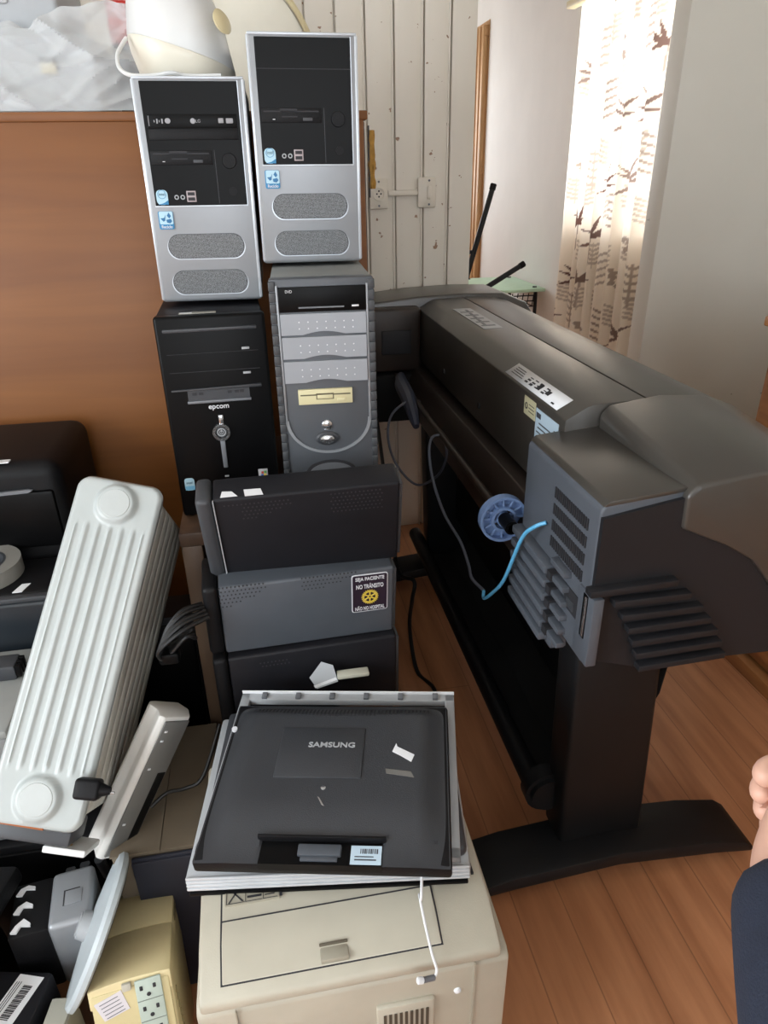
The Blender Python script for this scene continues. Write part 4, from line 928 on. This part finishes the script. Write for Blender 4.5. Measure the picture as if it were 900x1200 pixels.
# power plug hanging over the heater edge
def at_h(x, y, z): return tuple(HC+Hm @ Vector((x, y, z)))
t = thing('power_plug', 'black mains plug with one bright pin lying at the lower right heater edge', 'plug', at_h(0.088, -0.166, -0.232), (HA[0], HA[1]-4, HA[2]))
MB().box(-0.028, 0.014, -0.016, 0.014, -0.017, 0.017, 0.006, 3).build('plug_body', MBLACK, t)
MB().cyl((0.013, 0, 0), (0.030, 0, 0), 0.012, 0.006, 16).build('plug_collar', MBLACK, t)
MB().cyl((0.028, 0, -0.003), (0.037, 0, -0.003), 0.0023, n=10).build('pin', CHROME, t)

# black printers behind the heater
t = thing('inkjet_printer', 'black printer with rounded top against the orange cabinet', 'printer', (-0.60, 1.70, 0.0), world=True)
MB().box(-0.86, -0.475, 1.52, 1.85, 0.012, 0.995, 0.035, 4).build('printer_body', MBLACK, t)
MB().box(-0.84, -0.495, 1.512, 1.53, 0.79, 0.93, 0.008).build('paper_flap', BLACK, t)
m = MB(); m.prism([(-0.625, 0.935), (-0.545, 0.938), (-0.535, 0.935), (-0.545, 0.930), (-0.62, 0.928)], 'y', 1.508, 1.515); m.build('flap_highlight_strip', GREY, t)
MB().box(-0.84, -0.50, 1.508, 1.522, 0.735, 0.742, 0.002).build('tray_edge', GREY, t)
MB().box(-0.605, -0.578, 1.535, 1.553, 0.994, 0.9965).build('paper_scrap', WHITE, t)
discs('rubber_foot', BLACK, t, [((xx, yy, 0), (xx, yy, 0.015), 0.02) for xx in (-0.82, -0.52) for yy in (1.6, 1.8)])
t = thing('inkjet_printer', 'black printer with a bluish front panel left of the heater', 'printer', (-0.6, 1.4, 0.0), world=True)
MB().box(-0.86, -0.47, 1.345, 1.505, 0.012, 0.770, 0.012, 3).build('printer_body', MBLACK, t)
MB().box(-0.85, -0.478, 1.335, 1.35, 0.58, 0.755, 0.012, 3).build('front_panel', mat('blue black panel', (30, 36, 42), 0.35), t)
MB().box(-0.85, -0.478, 1.330, 1.348, 0.756, 0.768, 0.003).build('panel_edge', DKGREY, t)
MB().prism([(-0.572, 1.352), (-0.553, 1.352), (-0.543, 1.385), (-0.561, 1.385)], 'z', 0.7695, 0.7710).build('paper_strip', WHITE, t)
MB().box(-0.85, -0.48, 1.338, 1.347, 0.10, 0.55, 0.004).build('lower_tray', BLACK, t)
discs('rubber_foot', BLACK, t, [((xx, 1.42, 0), (xx, 1.42, 0.015), 0.02) for xx in (-0.82, -0.52)])
t = thing('tape_roll', 'grey ring shaped tape roll lying on the black printer', 'tape', (-0.66, 1.435, 0.7705))
MB().ring((0, 0, 0.018), (0, 0, 1), 0.088, 0.058, 0.034, 40).build('tape', mat('grey tape', (128, 126, 120), 0.6), t)
MB().ring((0, 0, 0.017), (0, 0, 1), 0.058, 0.052, 0.036, 40).build('core', DKGREY, t)
MB().box(-0.03, 0.035, -0.03, 0.02, 0.001, 0.006).build('paper_insert', mat('striped insert', (158, 158, 156), 0.6), t)
t = thing('flatbed_scanner', 'grey device with a dark connector at the left edge beside the heater', 'scanner', (-0.62, 1.18, 0.36), world=True)
MB().box(-0.86, -0.535, 1.07, 1.325, 0.362, 0.625, 0.010, 3).build('scanner_body', mat('scanner grey', (132, 134, 134), 0.5), t)
MB().box(-0.86, -0.532, 1.065, 1.326, 0.626, 0.645, 0.006).build('scanner_lid', mat('scanner lid', (150, 152, 150), 0.5), t)
q = MB().box(-0.640, -0.552, 1.215, 1.262, 0.645, 0.680, 0.006).build('connector', DKGREY, t)
m = MB()
for k in range(3): m.box(-0.555, -0.543, 1.218+k*0.014, 1.228+k*0.014, 0.650, 0.678, 0.002)
m.build('connector_pin', BLACK, q)
# silver monitor on its side
u, v, w = frame_from((0.14, 0.07, 0.24), (0.6, -0.75, 0.0))
mm = Matrix((v, u, -w)).transposed()           # local x = strip width (to the right/front), y = along the bright edge, z = outward normal of the strip
e = mm.to_euler()
c0 = Vector((-0.335, 1.015, 0.535))
t = thing('computer_monitor', 'silver grey monitor on its side between heater and cardboard box', 'monitor', tuple(c0), tuple(math.degrees(a) for a in e))
SM = mat('warm silver plastic', (206, 204, 199), 0.4, 0.05, 0.04)
MB().prism([(-0.034, -0.02), (-0.034, -0.008), (-0.022, 0.0), (-0.004, -0.007), (0.016, 0.0), (0.025, -0.008), (0.025, -0.066), (0.0, -0.08), (-0.026, -0.07)], 'y', -0.158, 0.15, 0.004, 2).build('monitor_shell', SM, t)
MB().box(0.0245, 0.0285, -0.150, 0.142, -0.066, -0.010, 0.002).build('screen_frame', mat('mid silver', (104, 103, 100), 0.45, 0.1), t)
MB().box(0.0280, 0.0300, -0.13, 0.03, -0.063, -0.045, 0.001).build('screen', BLACK, t)
pieces('screw_dot', LOGO, t, [(0.0292, 0.0312, yy, yy+0.004, -0.022, -0.016) for yy in (-0.08, 0.04, 0.10, 0.12)], 0.0006)
# cardboard box, and an added panel in the navy of its shaded front
t = thing('cardboard_box', 'brown cardboard box between the silver monitor and the monitor stack', 'box', (-0.28, 1.1, 0), world=True)
MB().box(-0.372, -0.192, 0.955, 1.275, 0, 0.405, 0.003).build('box_body', CARD, t)
MB().prism([(-0.374, 0.953), (-0.283, 0.953), (-0.283, 1.277), (-0.374, 1.277)], 'z', 0.404, 0.409).build('flap', CARD, t)
MB().prism([(-0.281, 0.953), (-0.190, 0.953), (-0.190, 1.277), (-0.281, 1.277)], 'z', 0.404, 0.409).build('flap', CARD, t)
t = thing('added_navy_panel', 'added dark navy panel for the shaded box front behind the beige power supply', 'case', (-0.26, 0.948, 0), world=True)
MB().box(-0.335, -0.190, 0.945, 0.952, 0.01, 0.400, 0.002).build('navy_back_sheet', NAVYB, t)
MB().box(-0.335, -0.190, 0.940, 0.946, 0.0, 0.395, 0.002).build('navy_front_sheet', NAVYB, t)
# beige backup supply
t = thing('backup_power_supply', 'yellowed beige backup power supply with sockets in the front', 'power supply', (-0.325, 0.818, 0.190), (-19.5, -0.3, 6.8))
MB().box(-0.065, 0.065, -0.119, 0.119, -0.14, 0.130, 0.008, 3).build('steel_case', UPSY, t)
arcp = [(-0.0655, 0.10)]+[(-0.0655+0.131*k/10, 0.1345+0.004*math.sin(math.pi*k/10)) for k in range(11)]+[(0.0655, 0.10)]
MB().prism(arcp, 'y', 0.0, 0.1225, 0.002).build('top_cover', UPSY, t)
MB().prism(arcp, 'y', -0.1215, -0.0015, 0.002).build('top_cover', UPSY, t)
MB().box(-0.062, 0.062, -0.1235, -0.118, -0.135, 0.125, 0.003).build('rear_panel', mat('ups panel', (198, 184, 140), 0.5), t)
so = MB().box(0.008, 0.050, -0.1275, -0.123, -0.06, 0.133, 0.002).build('socket_strip', mat('greenish grey socket', (170, 182, 172), 0.5), t)
m = MB()
for k in range(5):
    z = 0.119-k*0.038
    m.box(0.015, 0.020, -0.1285, -0.127, z-0.004, z+0.004, 0.001); m.box(0.036, 0.041, -0.1285, -0.127, z-0.004, z+0.004, 0.001); m.cyl((0.028, -0.1285, z-0.013), (0.028, -0.127, z-0.013), 0.0035, n=10)
m.build('socket_hole', INK, so)
m = MB()
for k in range(4): m.box(0.009, 0.049, -0.1280, -0.127, 0.0955-k*0.038, 0.0968-k*0.038)
m.build('socket_joint', mat('ups joint', (120, 128, 120), 0.5), so)
lab = MB().prism([(-0.058, 0.112), (-0.014, 0.124), (-0.005, 0.088), (-0.046, 0.078)], 'y', -0.1245, -0.123).build('rating_label', mat('lilac white label', (206, 202, 206), 0.6), t)
m = MB()
for k in range(5): m.prism([(-0.050+k*0.002, 0.1075-k*0.0065), (-0.020+k*0.002, 0.1155-k*0.0065), (-0.020+k*0.002, 0.1167-k*0.0065), (-0.050+k*0.002, 0.1087-k*0.0065)], 'y', -0.1250, -0.1243)
m.build('label_print', GREY, lab)
MB().box(-0.012, 0.003, -0.129, -0.122, 0.122, 0.135, 0.002).build('fuse_cap', mat('grey fuse cap', (182, 178, 164), 0.5), t)
m = MB()
for k in range(6): m.ring((0.0655, -0.09+0.004*k, 0.07-k*0.018), (1, 0, 0), 0.006, 0.0045, 0.002, 14)
m.build('side_vent', mat('ups vent', (150, 136, 98), 0.6), t)
m = MB(); m.box(0.0645, 0.0668, 0.035, 0.10, 0.108, 0.122, 0.002); m.build('side_grip', mat('ups grip', (110, 98, 66), 0.6), t)
# round monitor base standing on edge
t = thing('monitor_base', 'round grey monitor base standing on edge left of the beige power supply', 'monitor stand', (-0.382, 0.862, 0.338), (0, 0, 0))
nr = Vector((0.885, -0.085, -0.455)).normalized()
MB().lathe([(0.118, 0), (0.126, 0.004), (0.126, 0.012), (0.120, 0.018), (0.08, 0.022), (0.04, 0.026), (0.01, 0.027)], (0, 0, 0), -nr, 56).build('base_disc', mat('bluish light grey plastic', (178, 186, 190), 0.4), t)
MB().lathe([(0.117, -0.001), (0.02, -0.002), (0.01, -0.003)], (0, 0, 0), -nr, 40).build('rubber_underside', DKGREY, t)
m = MB(); p = -nr
m.cyl(p*0.018, p*0.045, 0.026, 0.022, 20, 0.003); m.build('stand_neck', LTGREY, t)
# silver and black box with torn tape
t = thing('desktop_speaker', 'black box with silver end and torn white tape beside the round base', 'speaker', (-0.492, 0.918, 0.20), (0, 0, 8))
MB().box(-0.055, 0.012, -0.055, 0.055, 0, 0.160, 0.006).build('speaker_body', MBLACK, t)
MB().box(0.010, 0.085, -0.058, 0.058, -0.002, 0.163, 0.010, 3).build('silver_end', SILVER, t)
m = MB(); m.box(0.034, 0.062, -0.020, 0.012, 0.1625, 0.1638, 0.0004); sl = m.build('slot_outline', INK, t)
MB().box(0.037, 0.066, -0.020, 0.009, 0.1630, 0.1645, 0.0004).build('slot_flap', SILVER, sl)
rg = random.Random(5)
for k in range(3):
    y = 0.035-k*0.037
    MB().prism([(-0.050, y-0.006), (-0.043, y+0.006), (-0.030, y+0.010+0.003*k), (-0.018, y+0.004), (-0.018, y-0.002), (-0.034, y+0.003), (-0.040, y-0.009)], 'z', 0.1598, 0.164).build('torn_tape', WHITE, t)
# black flat panels in the left corner
t = thing('flat_panel_monitor', 'black flat monitor lying at the left edge under the heater', 'monitor', (-0.70, 0.885, 0.235), (0, -8, -14))
MB().box(-0.17, 0.155, -0.17, 0.125, 0.115, 0.150, 0.008, 2).build('screen_bezel', MBLACK, t)
MB().box(-0.16, 0.125, -0.16, 0.115, 0.1495, 0.1520, 0.001).build('screen', BLACK, t)
MB().cyl((0.09, -0.02, 0.1495), (0.09, -0.02, 0.1530), 0.0035, n=10).build('white_speck', WHITE, t)
MB().box(-0.08, 0.08, 0.02, 0.10, -0.235, 0.118, 0.01).build('stand', MBLACK, t)
t = thing('black_computer', 'black computer case with a barcode label in the lower left corner', 'computer', (-0.555, 0.735, 0), (0, 0, -12))
MB().box(-0.22, 0.066, -0.16, 0.110, 0.0, 0.298, 0.008, 2).build('case', BLKSTEEL, t)
MB().box(-0.225, 0.070, -0.168, -0.158, 0.0, 0.300, 0.004).build('front_panel', MBLACK, t)
lab = MB().prism([(-0.012, 0.013), (0.033, 0.008), (0.055, 0.098), (0.010, 0.103)], 'z', 0.2975, 0.2988).build('barcode_label', WHITE, t)
m = MB()
for k in range(22):
    f_ = k/22; x = 0.000+0.0165*f_; y = 0.030+0.056*f_
    m.prism([(x+0.010, y), (x+0.026, y-0.0016), (x+0.0262, y-0.0004+0.0004*((k*7) % 3)), (x+0.0102, y+0.0012+0.0004*((k*7) % 3))], 'z', 0.2985, 0.2992)
for k in range(3): m.prism([(-0.005+0.004*k, 0.028), (-0.0038+0.004*k, 0.0278), (0.012+0.004*k, 0.090), (0.0108+0.004*k, 0.0902)], 'z', 0.2985, 0.2992)
m.build('label_print', INK, lab)
t = thing('equipment_case', 'low black equipment case under the heater foot', 'case', (-0.56, 1.16, 0), world=True)
MB().box(-0.86, -0.385, 1.06, 1.33, 0.0, 0.355, 0.006).build('case', MBLACK, t)
MB().box(-0.86, -0.385, 1.052, 1.062, 0.05, 0.34, 0.003).build('front_panel', BLACK, t)
discs('grey_knob', DKGREY, t, [((-0.43-0.03*k, 1.046, 0.30-0.01*k), (-0.425-0.03*k, 1.054, 0.24), 0.010) for k in range(3)])
t = thing('power_adapter_block', 'small beige grey block at the bottom edge between black case and round base', 'adapter', (-0.448, 0.745, 0), (0, 0, -8))
MB().box(-0.024, 0.020, -0.07, 0.045, 0.0, 0.285, 0.008, 2).build('adapter_body', mat('beige grey block', (150, 148, 136), 0.55), t)
MB().box(-0.020, 0.016, -0.064, 0.040, 0.2835, 0.2865, 0.001).build('top_plate', mat('beige grey plate', (166, 164, 152), 0.55), t)
# thin cable by the cardboard
tag(MB().tube([(-0.16, 1.12, 0.545), (-0.20, 1.06, 0.47), (-0.235, 1.05, 0.455), (-0.27, 1.04, 0.46), (-0.30, 1.02, 0.45)], 0.004, 8, 6).build('thin_cable', BLKCB), 'thin black cable crossing the cardboard box behind the monitor stack', 'cable')

# ================================================================== top left: bag, printers, cream devices
t = thing('office_printer', 'light grey office machine wrapped in the plastic bag on the cabinet', 'printer', (-0.55, 2.15, 1.692), world=True)
PG = mat('machine grey', (176, 180, 184), 0.5, 0, 0.03)
MB().box(-0.95, -0.33, 2.02, 2.39, 1.694, 1.86, 0.012, 3).build('machine_body', PG, t)
MB().box(-0.95, -0.40, 2.06, 2.39, 1.858, 2.02, 0.012, 3).build('machine_top', PG, t)
MB().box(-0.70, -0.505, 2.052, 2.064, 1.92, 2.015, 0.006).build('control_panel', mat('panel grey', (190, 193, 196), 0.5), t)
MB().box(-0.455, -0.415, 2.012, 2.022, 1.80, 1.812, 0.002).build('paper_slot', DKGREY, t)
MB().box(-0.452, -0.418, 2.011, 2.021, 1.778, 1.800, 0.001).build('yellow_tab', YELLOWED, t)
def film():
    m = bpy.data.materials.new('thin milky plastic film'); m.use_nodes = True; nt = m.node_tree; L = nt.links.new
    for n in list(nt.nodes): nt.nodes.remove(n)
    out = nt.nodes.new('ShaderNodeOutputMaterial'); mx = nt.nodes.new('ShaderNodeMixShader'); tp = nt.nodes.new('ShaderNodeBsdfTransparent')
    b = nt.nodes.new('ShaderNodeBsdfPrincipled'); b.inputs['Base Color'].default_value = rgb((238, 241, 243)); b.inputs['Roughness'].default_value = 0.25
    lw = nt.nodes.new('ShaderNodeLayerWeight'); lw.inputs['Blend'].default_value = 0.35
    mr = nt.nodes.new('ShaderNodeMapRange'); mr.inputs['To Min'].default_value = 0.34; mr.inputs['To Max'].default_value = 0.90
    L(lw.outputs['Facing'], mr.inputs['Value']); L(mr.outputs['Result'], mx.inputs[0]); L(tp.outputs[0], mx.inputs[1]); L(b.outputs[0], mx.inputs[2]); L(mx.outputs[0], out.inputs[0])
    return m
t = thing('plastic_bag', 'crumpled translucent white plastic bag draped on the cabinet top', 'plastic bag', (-0.55, 1.95, 1.694), world=True)
from mathutils import noise
def bag(u, v):
    x = -0.98+0.78*u; 
    prof = [(1.905, 1.695), (1.915, 1.72), (1.955, 1.79), (1.985, 1.85), (2.003, 1.885+0.03*math.sin(u*9)), (2.03, 1.885)]
    k = v*(len(prof)-1); i = min(int(k), len(prof)-2); f_ = k-i
    y = prof[i][0]*(1-f_)+prof[i+1][0]*f_; z = prof[i][1]*(1-f_)+prof[i+1][1]*f_
    q = x*0.75+z*1.1; p = x*0.9-z*0.8
    ridge = abs(noise.noise(Vector((q*9, p*2.5, 1.3)))); rid2 = abs(noise.noise(Vector((q*5-p*12, q*3, 4.1)))); rid3 = abs(noise.noise(Vector((q*26, p*7, 9.0))))
    s = 0.024*max(0, 0.28-ridge)/0.28+0.010*max(0, 0.2-rid2)/0.2+0.002*max(0, 0.2-rid3)/0.2-0.010
    top = max(0, min(1, (v-0.55)/0.45))
    z += top*(0.035*noise.noise(Vector((x*12, 0, 7)))+0.02*noise.noise(Vector((x*30, 0, 2))))
    return Vector((x+0.02*noise.noise(Vector((x*5, z*8, 3))), min(2.05, y-s*min(1, v*5+0.1)), max(1.6945, z)))
m = MB(); m.grid(bag, 130, 70); m.build('film', film(), t, angle=25)
# red thing and the cream devices
t = thing('red_box', 'small red packet behind the plastic bag at the top', 'packet', (-0.245, 2.2, 1.86), world=True)
MB().box(-0.31, -0.205, 2.18, 2.30, 1.862, 1.955, 0.006).build('packet', mat('red packet', (190, 44, 34), 0.5), t)
MB().box(-0.26, -0.215, 2.176, 2.182, 1.90, 1.93).build('packet_label', mat('dark packet label', (60, 30, 30), 0.5), t)
MB().box(-0.31, -0.205, 2.18, 2.30, 1.692, 1.862, 0.004).build('lower_carton', DKGREY, t)
# cream rounded device on the silver tower
t = thing('cream_appliance', 'rounded cream appliance with a white sloping cover on the left silver tower', 'appliance', (-0.085, 1.68, 1.717), world=True)
def shell(z0, z1, prof, mt, name, tilt):
    # prof: list of (t, scale); stacked rounded-rectangle sections between two slanted planes
    m = MB(); rings = []
    n = 48
    for (k, sx, sy, ox) in prof:
        ring = []
        for i in range(n):
            a = 2*math.pi*i/n; c, s = math.cos(a), math.sin(a); p = 2.6
            x = -0.105+ox+sx*math.copysign(abs(c)**(2/p), c); y = 1.70+sy*math.copysign(abs(s)**(2/p), s)
            za = z0(x, y); zb = z1(x, y); ring.append(m.bm.verts.new((x, y, za+(zb-za)*k)))
        rings.append(ring)
    fs = []
    for a, b_ in zip(rings, rings[1:]):
        for i in range(n): fs.append(m.bm.faces.new([a[i], a[(i+1) % n], b_[(i+1) % n], b_[i]]))
    fs.append(m.bm.faces.new(rings[0][::-1])); fs.append(m.bm.faces.new(rings[-1])); m._mark(fs)
    return m.build(name, mt, t, angle=50)
zb = lambda x, y: 1.7185
zs = lambda x, y: 1.800-0.30*(x+0.20) if x > -0.20 else 1.800
zt = lambda x, y: 1.96
shell(zb, zs, [(0, 0.085, 0.12, 0.01), (0.25, 0.092, 0.128, 0.005), (0.7, 0.098, 0.135, 0.0), (0.97, 0.101, 0.138, 0.0), (1.0, 0.100, 0.137, 0)], CREAM, 'lower_shell', 0)
shell(zs, zt, [(0, 0.0985, 0.135, 0), (0.02, 0.1005, 0.137, 0), (0.35, 0.090, 0.126, -0.004), (0.7, 0.070, 0.105, -0.012), (0.92, 0.045, 0.08, -0.022), (1.0, 0.02, 0.04, -0.026)], CREAMW, 'upper_cover', 0)
m = MB(); m.tube([(-0.20, 1.61, 1.79), (-0.215, 1.575, 1.76), (-0.212, 1.55, 1.735), (-0.19, 1.53, 1.7215), (-0.15, 1.53, 1.7215), (-0.12, 1.525, 1.725), (-0.09, 1.535, 1.7215), (-0.03, 1.53, 1.7215)], 0.0038, 8, 6); m.build('cord', CREAMW, t)
MB().lathe([(0.0, 0), (0.020, 0.0), (0.022, 0.004), (0.016, 0.008), (0.004, 0.010)], (-0.022, 1.585, 1.812), (0.75, -0.62, 0.35), 28).build('side_button', YELLOWED, t)
# second cream shell further back
t = thing('cream_shell', 'large curved cream plastic shell with yellowed rim behind the right silver tower', 'plastic shell', (0.02, 2.14, 1.692), world=True)
def cs(u, v):
    a = math.pi*(0.02+0.96*u); b_ = v
    r = 0.198*(1-0.10*b_)
    return Vector((0.015+r*math.cos(a)*1.0, 2.02+0.16*b_, 1.694+0.30*math.sin(a)*(1-0.12*b_)))
m = MB(); m.grid(cs, 40, 12)
o = m.build('curved_shell', CREAM, t, solid=0.006)
m = MB(); m.tube([tuple(cs(k/30, 0)) for k in range(31)], 0.007, 8, 0); m.build('yellowed_rim', YELLOWED, t)
MB().prism([(0.015+0.191*math.cos(math.pi*k/30), 1.694+0.292*math.sin(math.pi*k/30)) for k in range(31)], 'y', 2.035, 2.045).build('front_face', CREAM, t)
# foam strip at the wardrobe edge
t = thing('foam_strip', 'dusty yellow foam strip stuck on the right edge of the orange cabinet', 'foam', (0.30, 1.9, 1.55), world=True)
m = MB()
def foam(u, v):
    a = 2*math.pi*u; r = 0.008+0.005*noise.noise(Vector((math.cos(a)*2, math.sin(a)*2, v*6)))
    return Vector((0.309+r*math.cos(a), 1.898+r*math.sin(a), 1.52+0.13*v))
m.grid(foam, 14, 24); m.build('foam', mat('yellow foam', (176, 134, 64), 0.9, 0, 0.2, scale=80), t)
MB().box(0.301, 0.3035, 1.893, 1.906, 1.50, 1.66).build('backing_tape', DKGREY, t)

# ================================================================== person standing at the right edge
def skin_mesh(name, verts, edges, radii, parent, mt, root=0, sub=2):
    me = bpy.data.meshes.new(name); me.from_pydata([Vector(v) for v in verts], edges, []); me.update()
    o = bpy.data.objects.new(name, me); C.objects.link(o)
    sk = o.modifiers.new('skin', 'SKIN'); sk.use_smooth_shade = True
    if not me.skin_vertices: 
        bpy.context.view_layer.objects.active = o
    lay = me.skin_vertices[0].data
    for i, r in enumerate(radii):
        lay[i].radius = (r, r) if not isinstance(r, tuple) else r; lay[i].use_root = (i == root)
    ss = o.modifiers.new('sub', 'SUBSURF'); ss.levels = sub; ss.render_levels = sub
    dg = bpy.context.evaluated_depsgraph_get(); dg.update()
    m2 = bpy.data.meshes.new_from_object(o.evaluated_get(dg)); m2.name = name
    bpy.data.objects.remove(o); m2.materials.clear(); m2.materials.append(mt)
    for p in m2.polygons: p.use_smooth = True
    org = Vector(ORG[parent.name]['org'])
    for v in m2.vertices: v.co -= org
    o2 = bpy.data.objects.new(name, m2); C.objects.link(o2); o2.parent = parent; ORG[o2.name] = ORG[parent.name]
    return o2
PX, PY = 0.47, -0.12
t = thing('person', 'person in dark navy clothes at the right edge with one hand raised', 'person', (PX, PY, 0), world=True)
V = []; Ed = []; Rd = []
def nd(p, r, par=None):
    V.append(p); Rd.append(r)
    if par is not None: Ed.append((par, len(V)-1))
    return len(V)-1
def B(x, y, z): return (PX+x, PY+y, z)
pel = nd(B(0, 0, 0.95), 0.14)
w1 = nd(B(0, 0, 1.10), 0.125, pel); ch = nd(B(0, 0, 1.28), 0.14, w1); nk0 = nd(B(0, 0, 1.43), 0.075, ch)
nk = nd(B(0, 0.01, 1.50), 0.055, nk0); hd = nd(B(0, 0.025, 1.60), 0.085, nk); hd2 = nd(B(0, 0.03, 1.68), 0.088, hd); hd3 = nd(B(0, 0.02, 1.75), 0.06, hd2)
ARM_L = [(0.30, -0.12, 1.38), (0.262, -0.07, 1.21), (0.243, 0.05, 1.055), (0.305, 0.19, 1.045)]
for sx, side in ((-1, 'l'), (1, 'r')):
    if side == 'l':
        sh = nd(ARM_L[0], 0.058, ch); el = nd(ARM_L[2], 0.043, nd(ARM_L[1], 0.05, sh)); fa = nd(ARM_L[3], 0.036, el); wr = nd((0.372, 0.312, 1.046), 0.026, fa)
        palm = nd((0.4010, 0.334, 1.066), 0.024, wr); kn = nd((0.4110, 0.355, 1.078), 0.024, palm)
        fing = [[(0.4070, 0.372, 1.090), (0.3890, 0.372, 1.089), (0.3785, 0.354, 1.085)], [(0.4090, 0.374, 1.070), (0.3930, 0.374, 1.066), (0.3835, 0.356, 1.061)], [(0.4120, 0.370, 1.050), (0.3980, 0.370, 1.046), (0.3900, 0.353, 1.042)], [(0.4150, 0.362, 1.032), (0.4030, 0.362, 1.028), (0.3970, 0.348, 1.025)]]
        thumb = [(0.4190, 0.338, 1.088), (0.4190, 0.352, 1.104), (0.4090, 0.362, 1.112)]
    else:
        sh = nd(B(0.17, -0.01, 1.39), 0.058, ch); el = nd(B(0.24, -0.03, 1.10), 0.043, nd(B(0.21, -0.02, 1.25), 0.05, sh)); fa = nd(B(0.25, 0.0, 0.97), 0.038, el); wr = nd(B(0.25, 0.03, 0.86), 0.028, fa)
        palm = nd(B(0.25, 0.035, 0.82), 0.027, wr); kn = nd(B(0.25, 0.04, 0.785), 0.026, palm)
        fing = [[B(0.245, 0.015+q*0.019, 0.755), B(0.24, 0.015+q*0.019, 0.73), B(0.23, 0.017+q*0.018, 0.712)] for q in range(4)]
        thumb = [B(0.235, 0.065, 0.81), B(0.23, 0.08, 0.785), B(0.226, 0.083, 0.765)]
    for f_ in fing:
        last = kn
        for k, p in enumerate(f_): last = nd(p, (0.0105, 0.0105, 0.0115)[k] if side == 'l' else (0.009, 0.0085, 0.0078)[k], last)
    last = palm
    for k, p in enumerate(thumb): last = nd(p, (0.0115, 0.0105, 0.0095)[k], last)
    hp = nd(B(sx*0.09, 0, 0.88), 0.092, pel); kne = nd(B(sx*0.10, 0.015, 0.50), 0.058, hp); an = nd(B(sx*0.105, -0.015, 0.09), 0.038, kne); toe = nd(B(sx*0.115, 0.11, 0.035), 0.034, an)
skin_mesh('body', V, Ed, Rd, t, SKIN, 0, 2)
V = []; Ed = []; Rd = []
a0 = nd(B(0, 0, 0.88), 0.165); a1 = nd(B(0, 0, 1.08), 0.15, a0); a2 = nd(B(0, 0, 1.28), 0.165, a1); a3 = nd(B(0, 0, 1.42), 0.095, a2); nd(B(0, 0.005, 1.465), 0.075, a3)
s1 = nd(ARM_L[0], 0.075, a2); s2 = nd(ARM_L[1], 0.066, s1); s3 = nd(ARM_L[2], 0.060, s2); s4 = nd(ARM_L[3], 0.050, s3); nd((0.372, 0.308, 1.045), 0.044, s4)
s1 = nd(B(0.17, -0.01, 1.39), 0.075, a2); s2 = nd(B(0.212, -0.02, 1.25), 0.068, s1); s3 = nd(B(0.24, -0.03, 1.10), 0.062, s2); s4 = nd(B(0.25, 0.0, 0.97), 0.055, s3); nd(B(0.25, 0.025, 0.885), 0.046, s4)
skin_mesh('jacket', V, Ed, Rd, t, NAVY, 0, 2)
V = []; Ed = []; Rd = []
a0 = nd(B(0, 0, 0.95), 0.15)
for sx in (-1, 1):
    h_ = nd(B(sx*0.092, 0, 0.84), 0.105, a0); k_ = nd(B(sx*0.10, 0.015, 0.50), 0.078, h_); nd(B(sx*0.105, -0.01, 0.10), 0.066, k_)
skin_mesh('trousers', V, Ed, Rd, t, JEANS, 0, 2)
for sx in (-1, 1):
    m = MB(); x = PX+sx*0.112
    def shoe(u, v, x=x):
        a = 2*math.pi*u; y = PY-0.055+0.255*v; w_ = 0.046*math.sin(math.pi*min(1, 0.12+v*0.86))**0.5; h_ = 0.085-0.055*v
        return Vector((x+w_*math.cos(a), y, max(0.002, 0.035+h_*0.62*math.sin(a))))
    m.grid(shoe, 24, 18); m.build('shoe', BLACK, t)
m = MB()
def hairf(u, v):
    a = 2*math.pi*u; ph = v*math.pi*0.60; r = 0.098
    return Vector((PX+r*math.sin(ph)*math.cos(a), PY+0.008+r*1.06*math.sin(ph)*math.sin(a)-0.012*v, 1.695+r*1.12*math.cos(ph)))
m.grid(hairf, 32, 16); m.build('hair', HAIR, t)
for sx in (-1, 1):
    e_ = MB().lathe([(0.001, -0.010), (0.009, -0.004), (0.011, 0.002), (0.006, 0.008), (0.001, 0.010)], (PX+sx*0.032, PY+0.103, 1.665), (0, 1, 0), 16).build('eye', WHITE, t)
    MB().cyl((PX+sx*0.032, PY+0.110, 1.665), (PX+sx*0.032, PY+0.1135, 1.665), 0.0055, n=12).build('iris', HAIR, e_)
    MB().lathe([(0.001, -0.008), (0.016, -0.006), (0.022, 0.0), (0.016, 0.006), (0.001, 0.007)], (PX+sx*0.090, PY+0.015, 1.65), (sx, -0.3, 0), 16).build('ear', SKIN, t)
MB().tube([(PX, PY+0.105, 1.668), (PX, PY+0.122, 1.64), (PX, PY+0.128, 1.622), (PX, PY+0.108, 1.612)], lambda q: 0.006+0.008*q*(1.3-q), 10, 5).build('nose', SKIN, t)
MB().tube([(PX-0.024, PY+0.098, 1.583), (PX, PY+0.112, 1.580), (PX+0.024, PY+0.098, 1.583)], lambda q: 0.002+0.005*math.sin(math.pi*q), 8, 6).build('mouth', LIP, t)
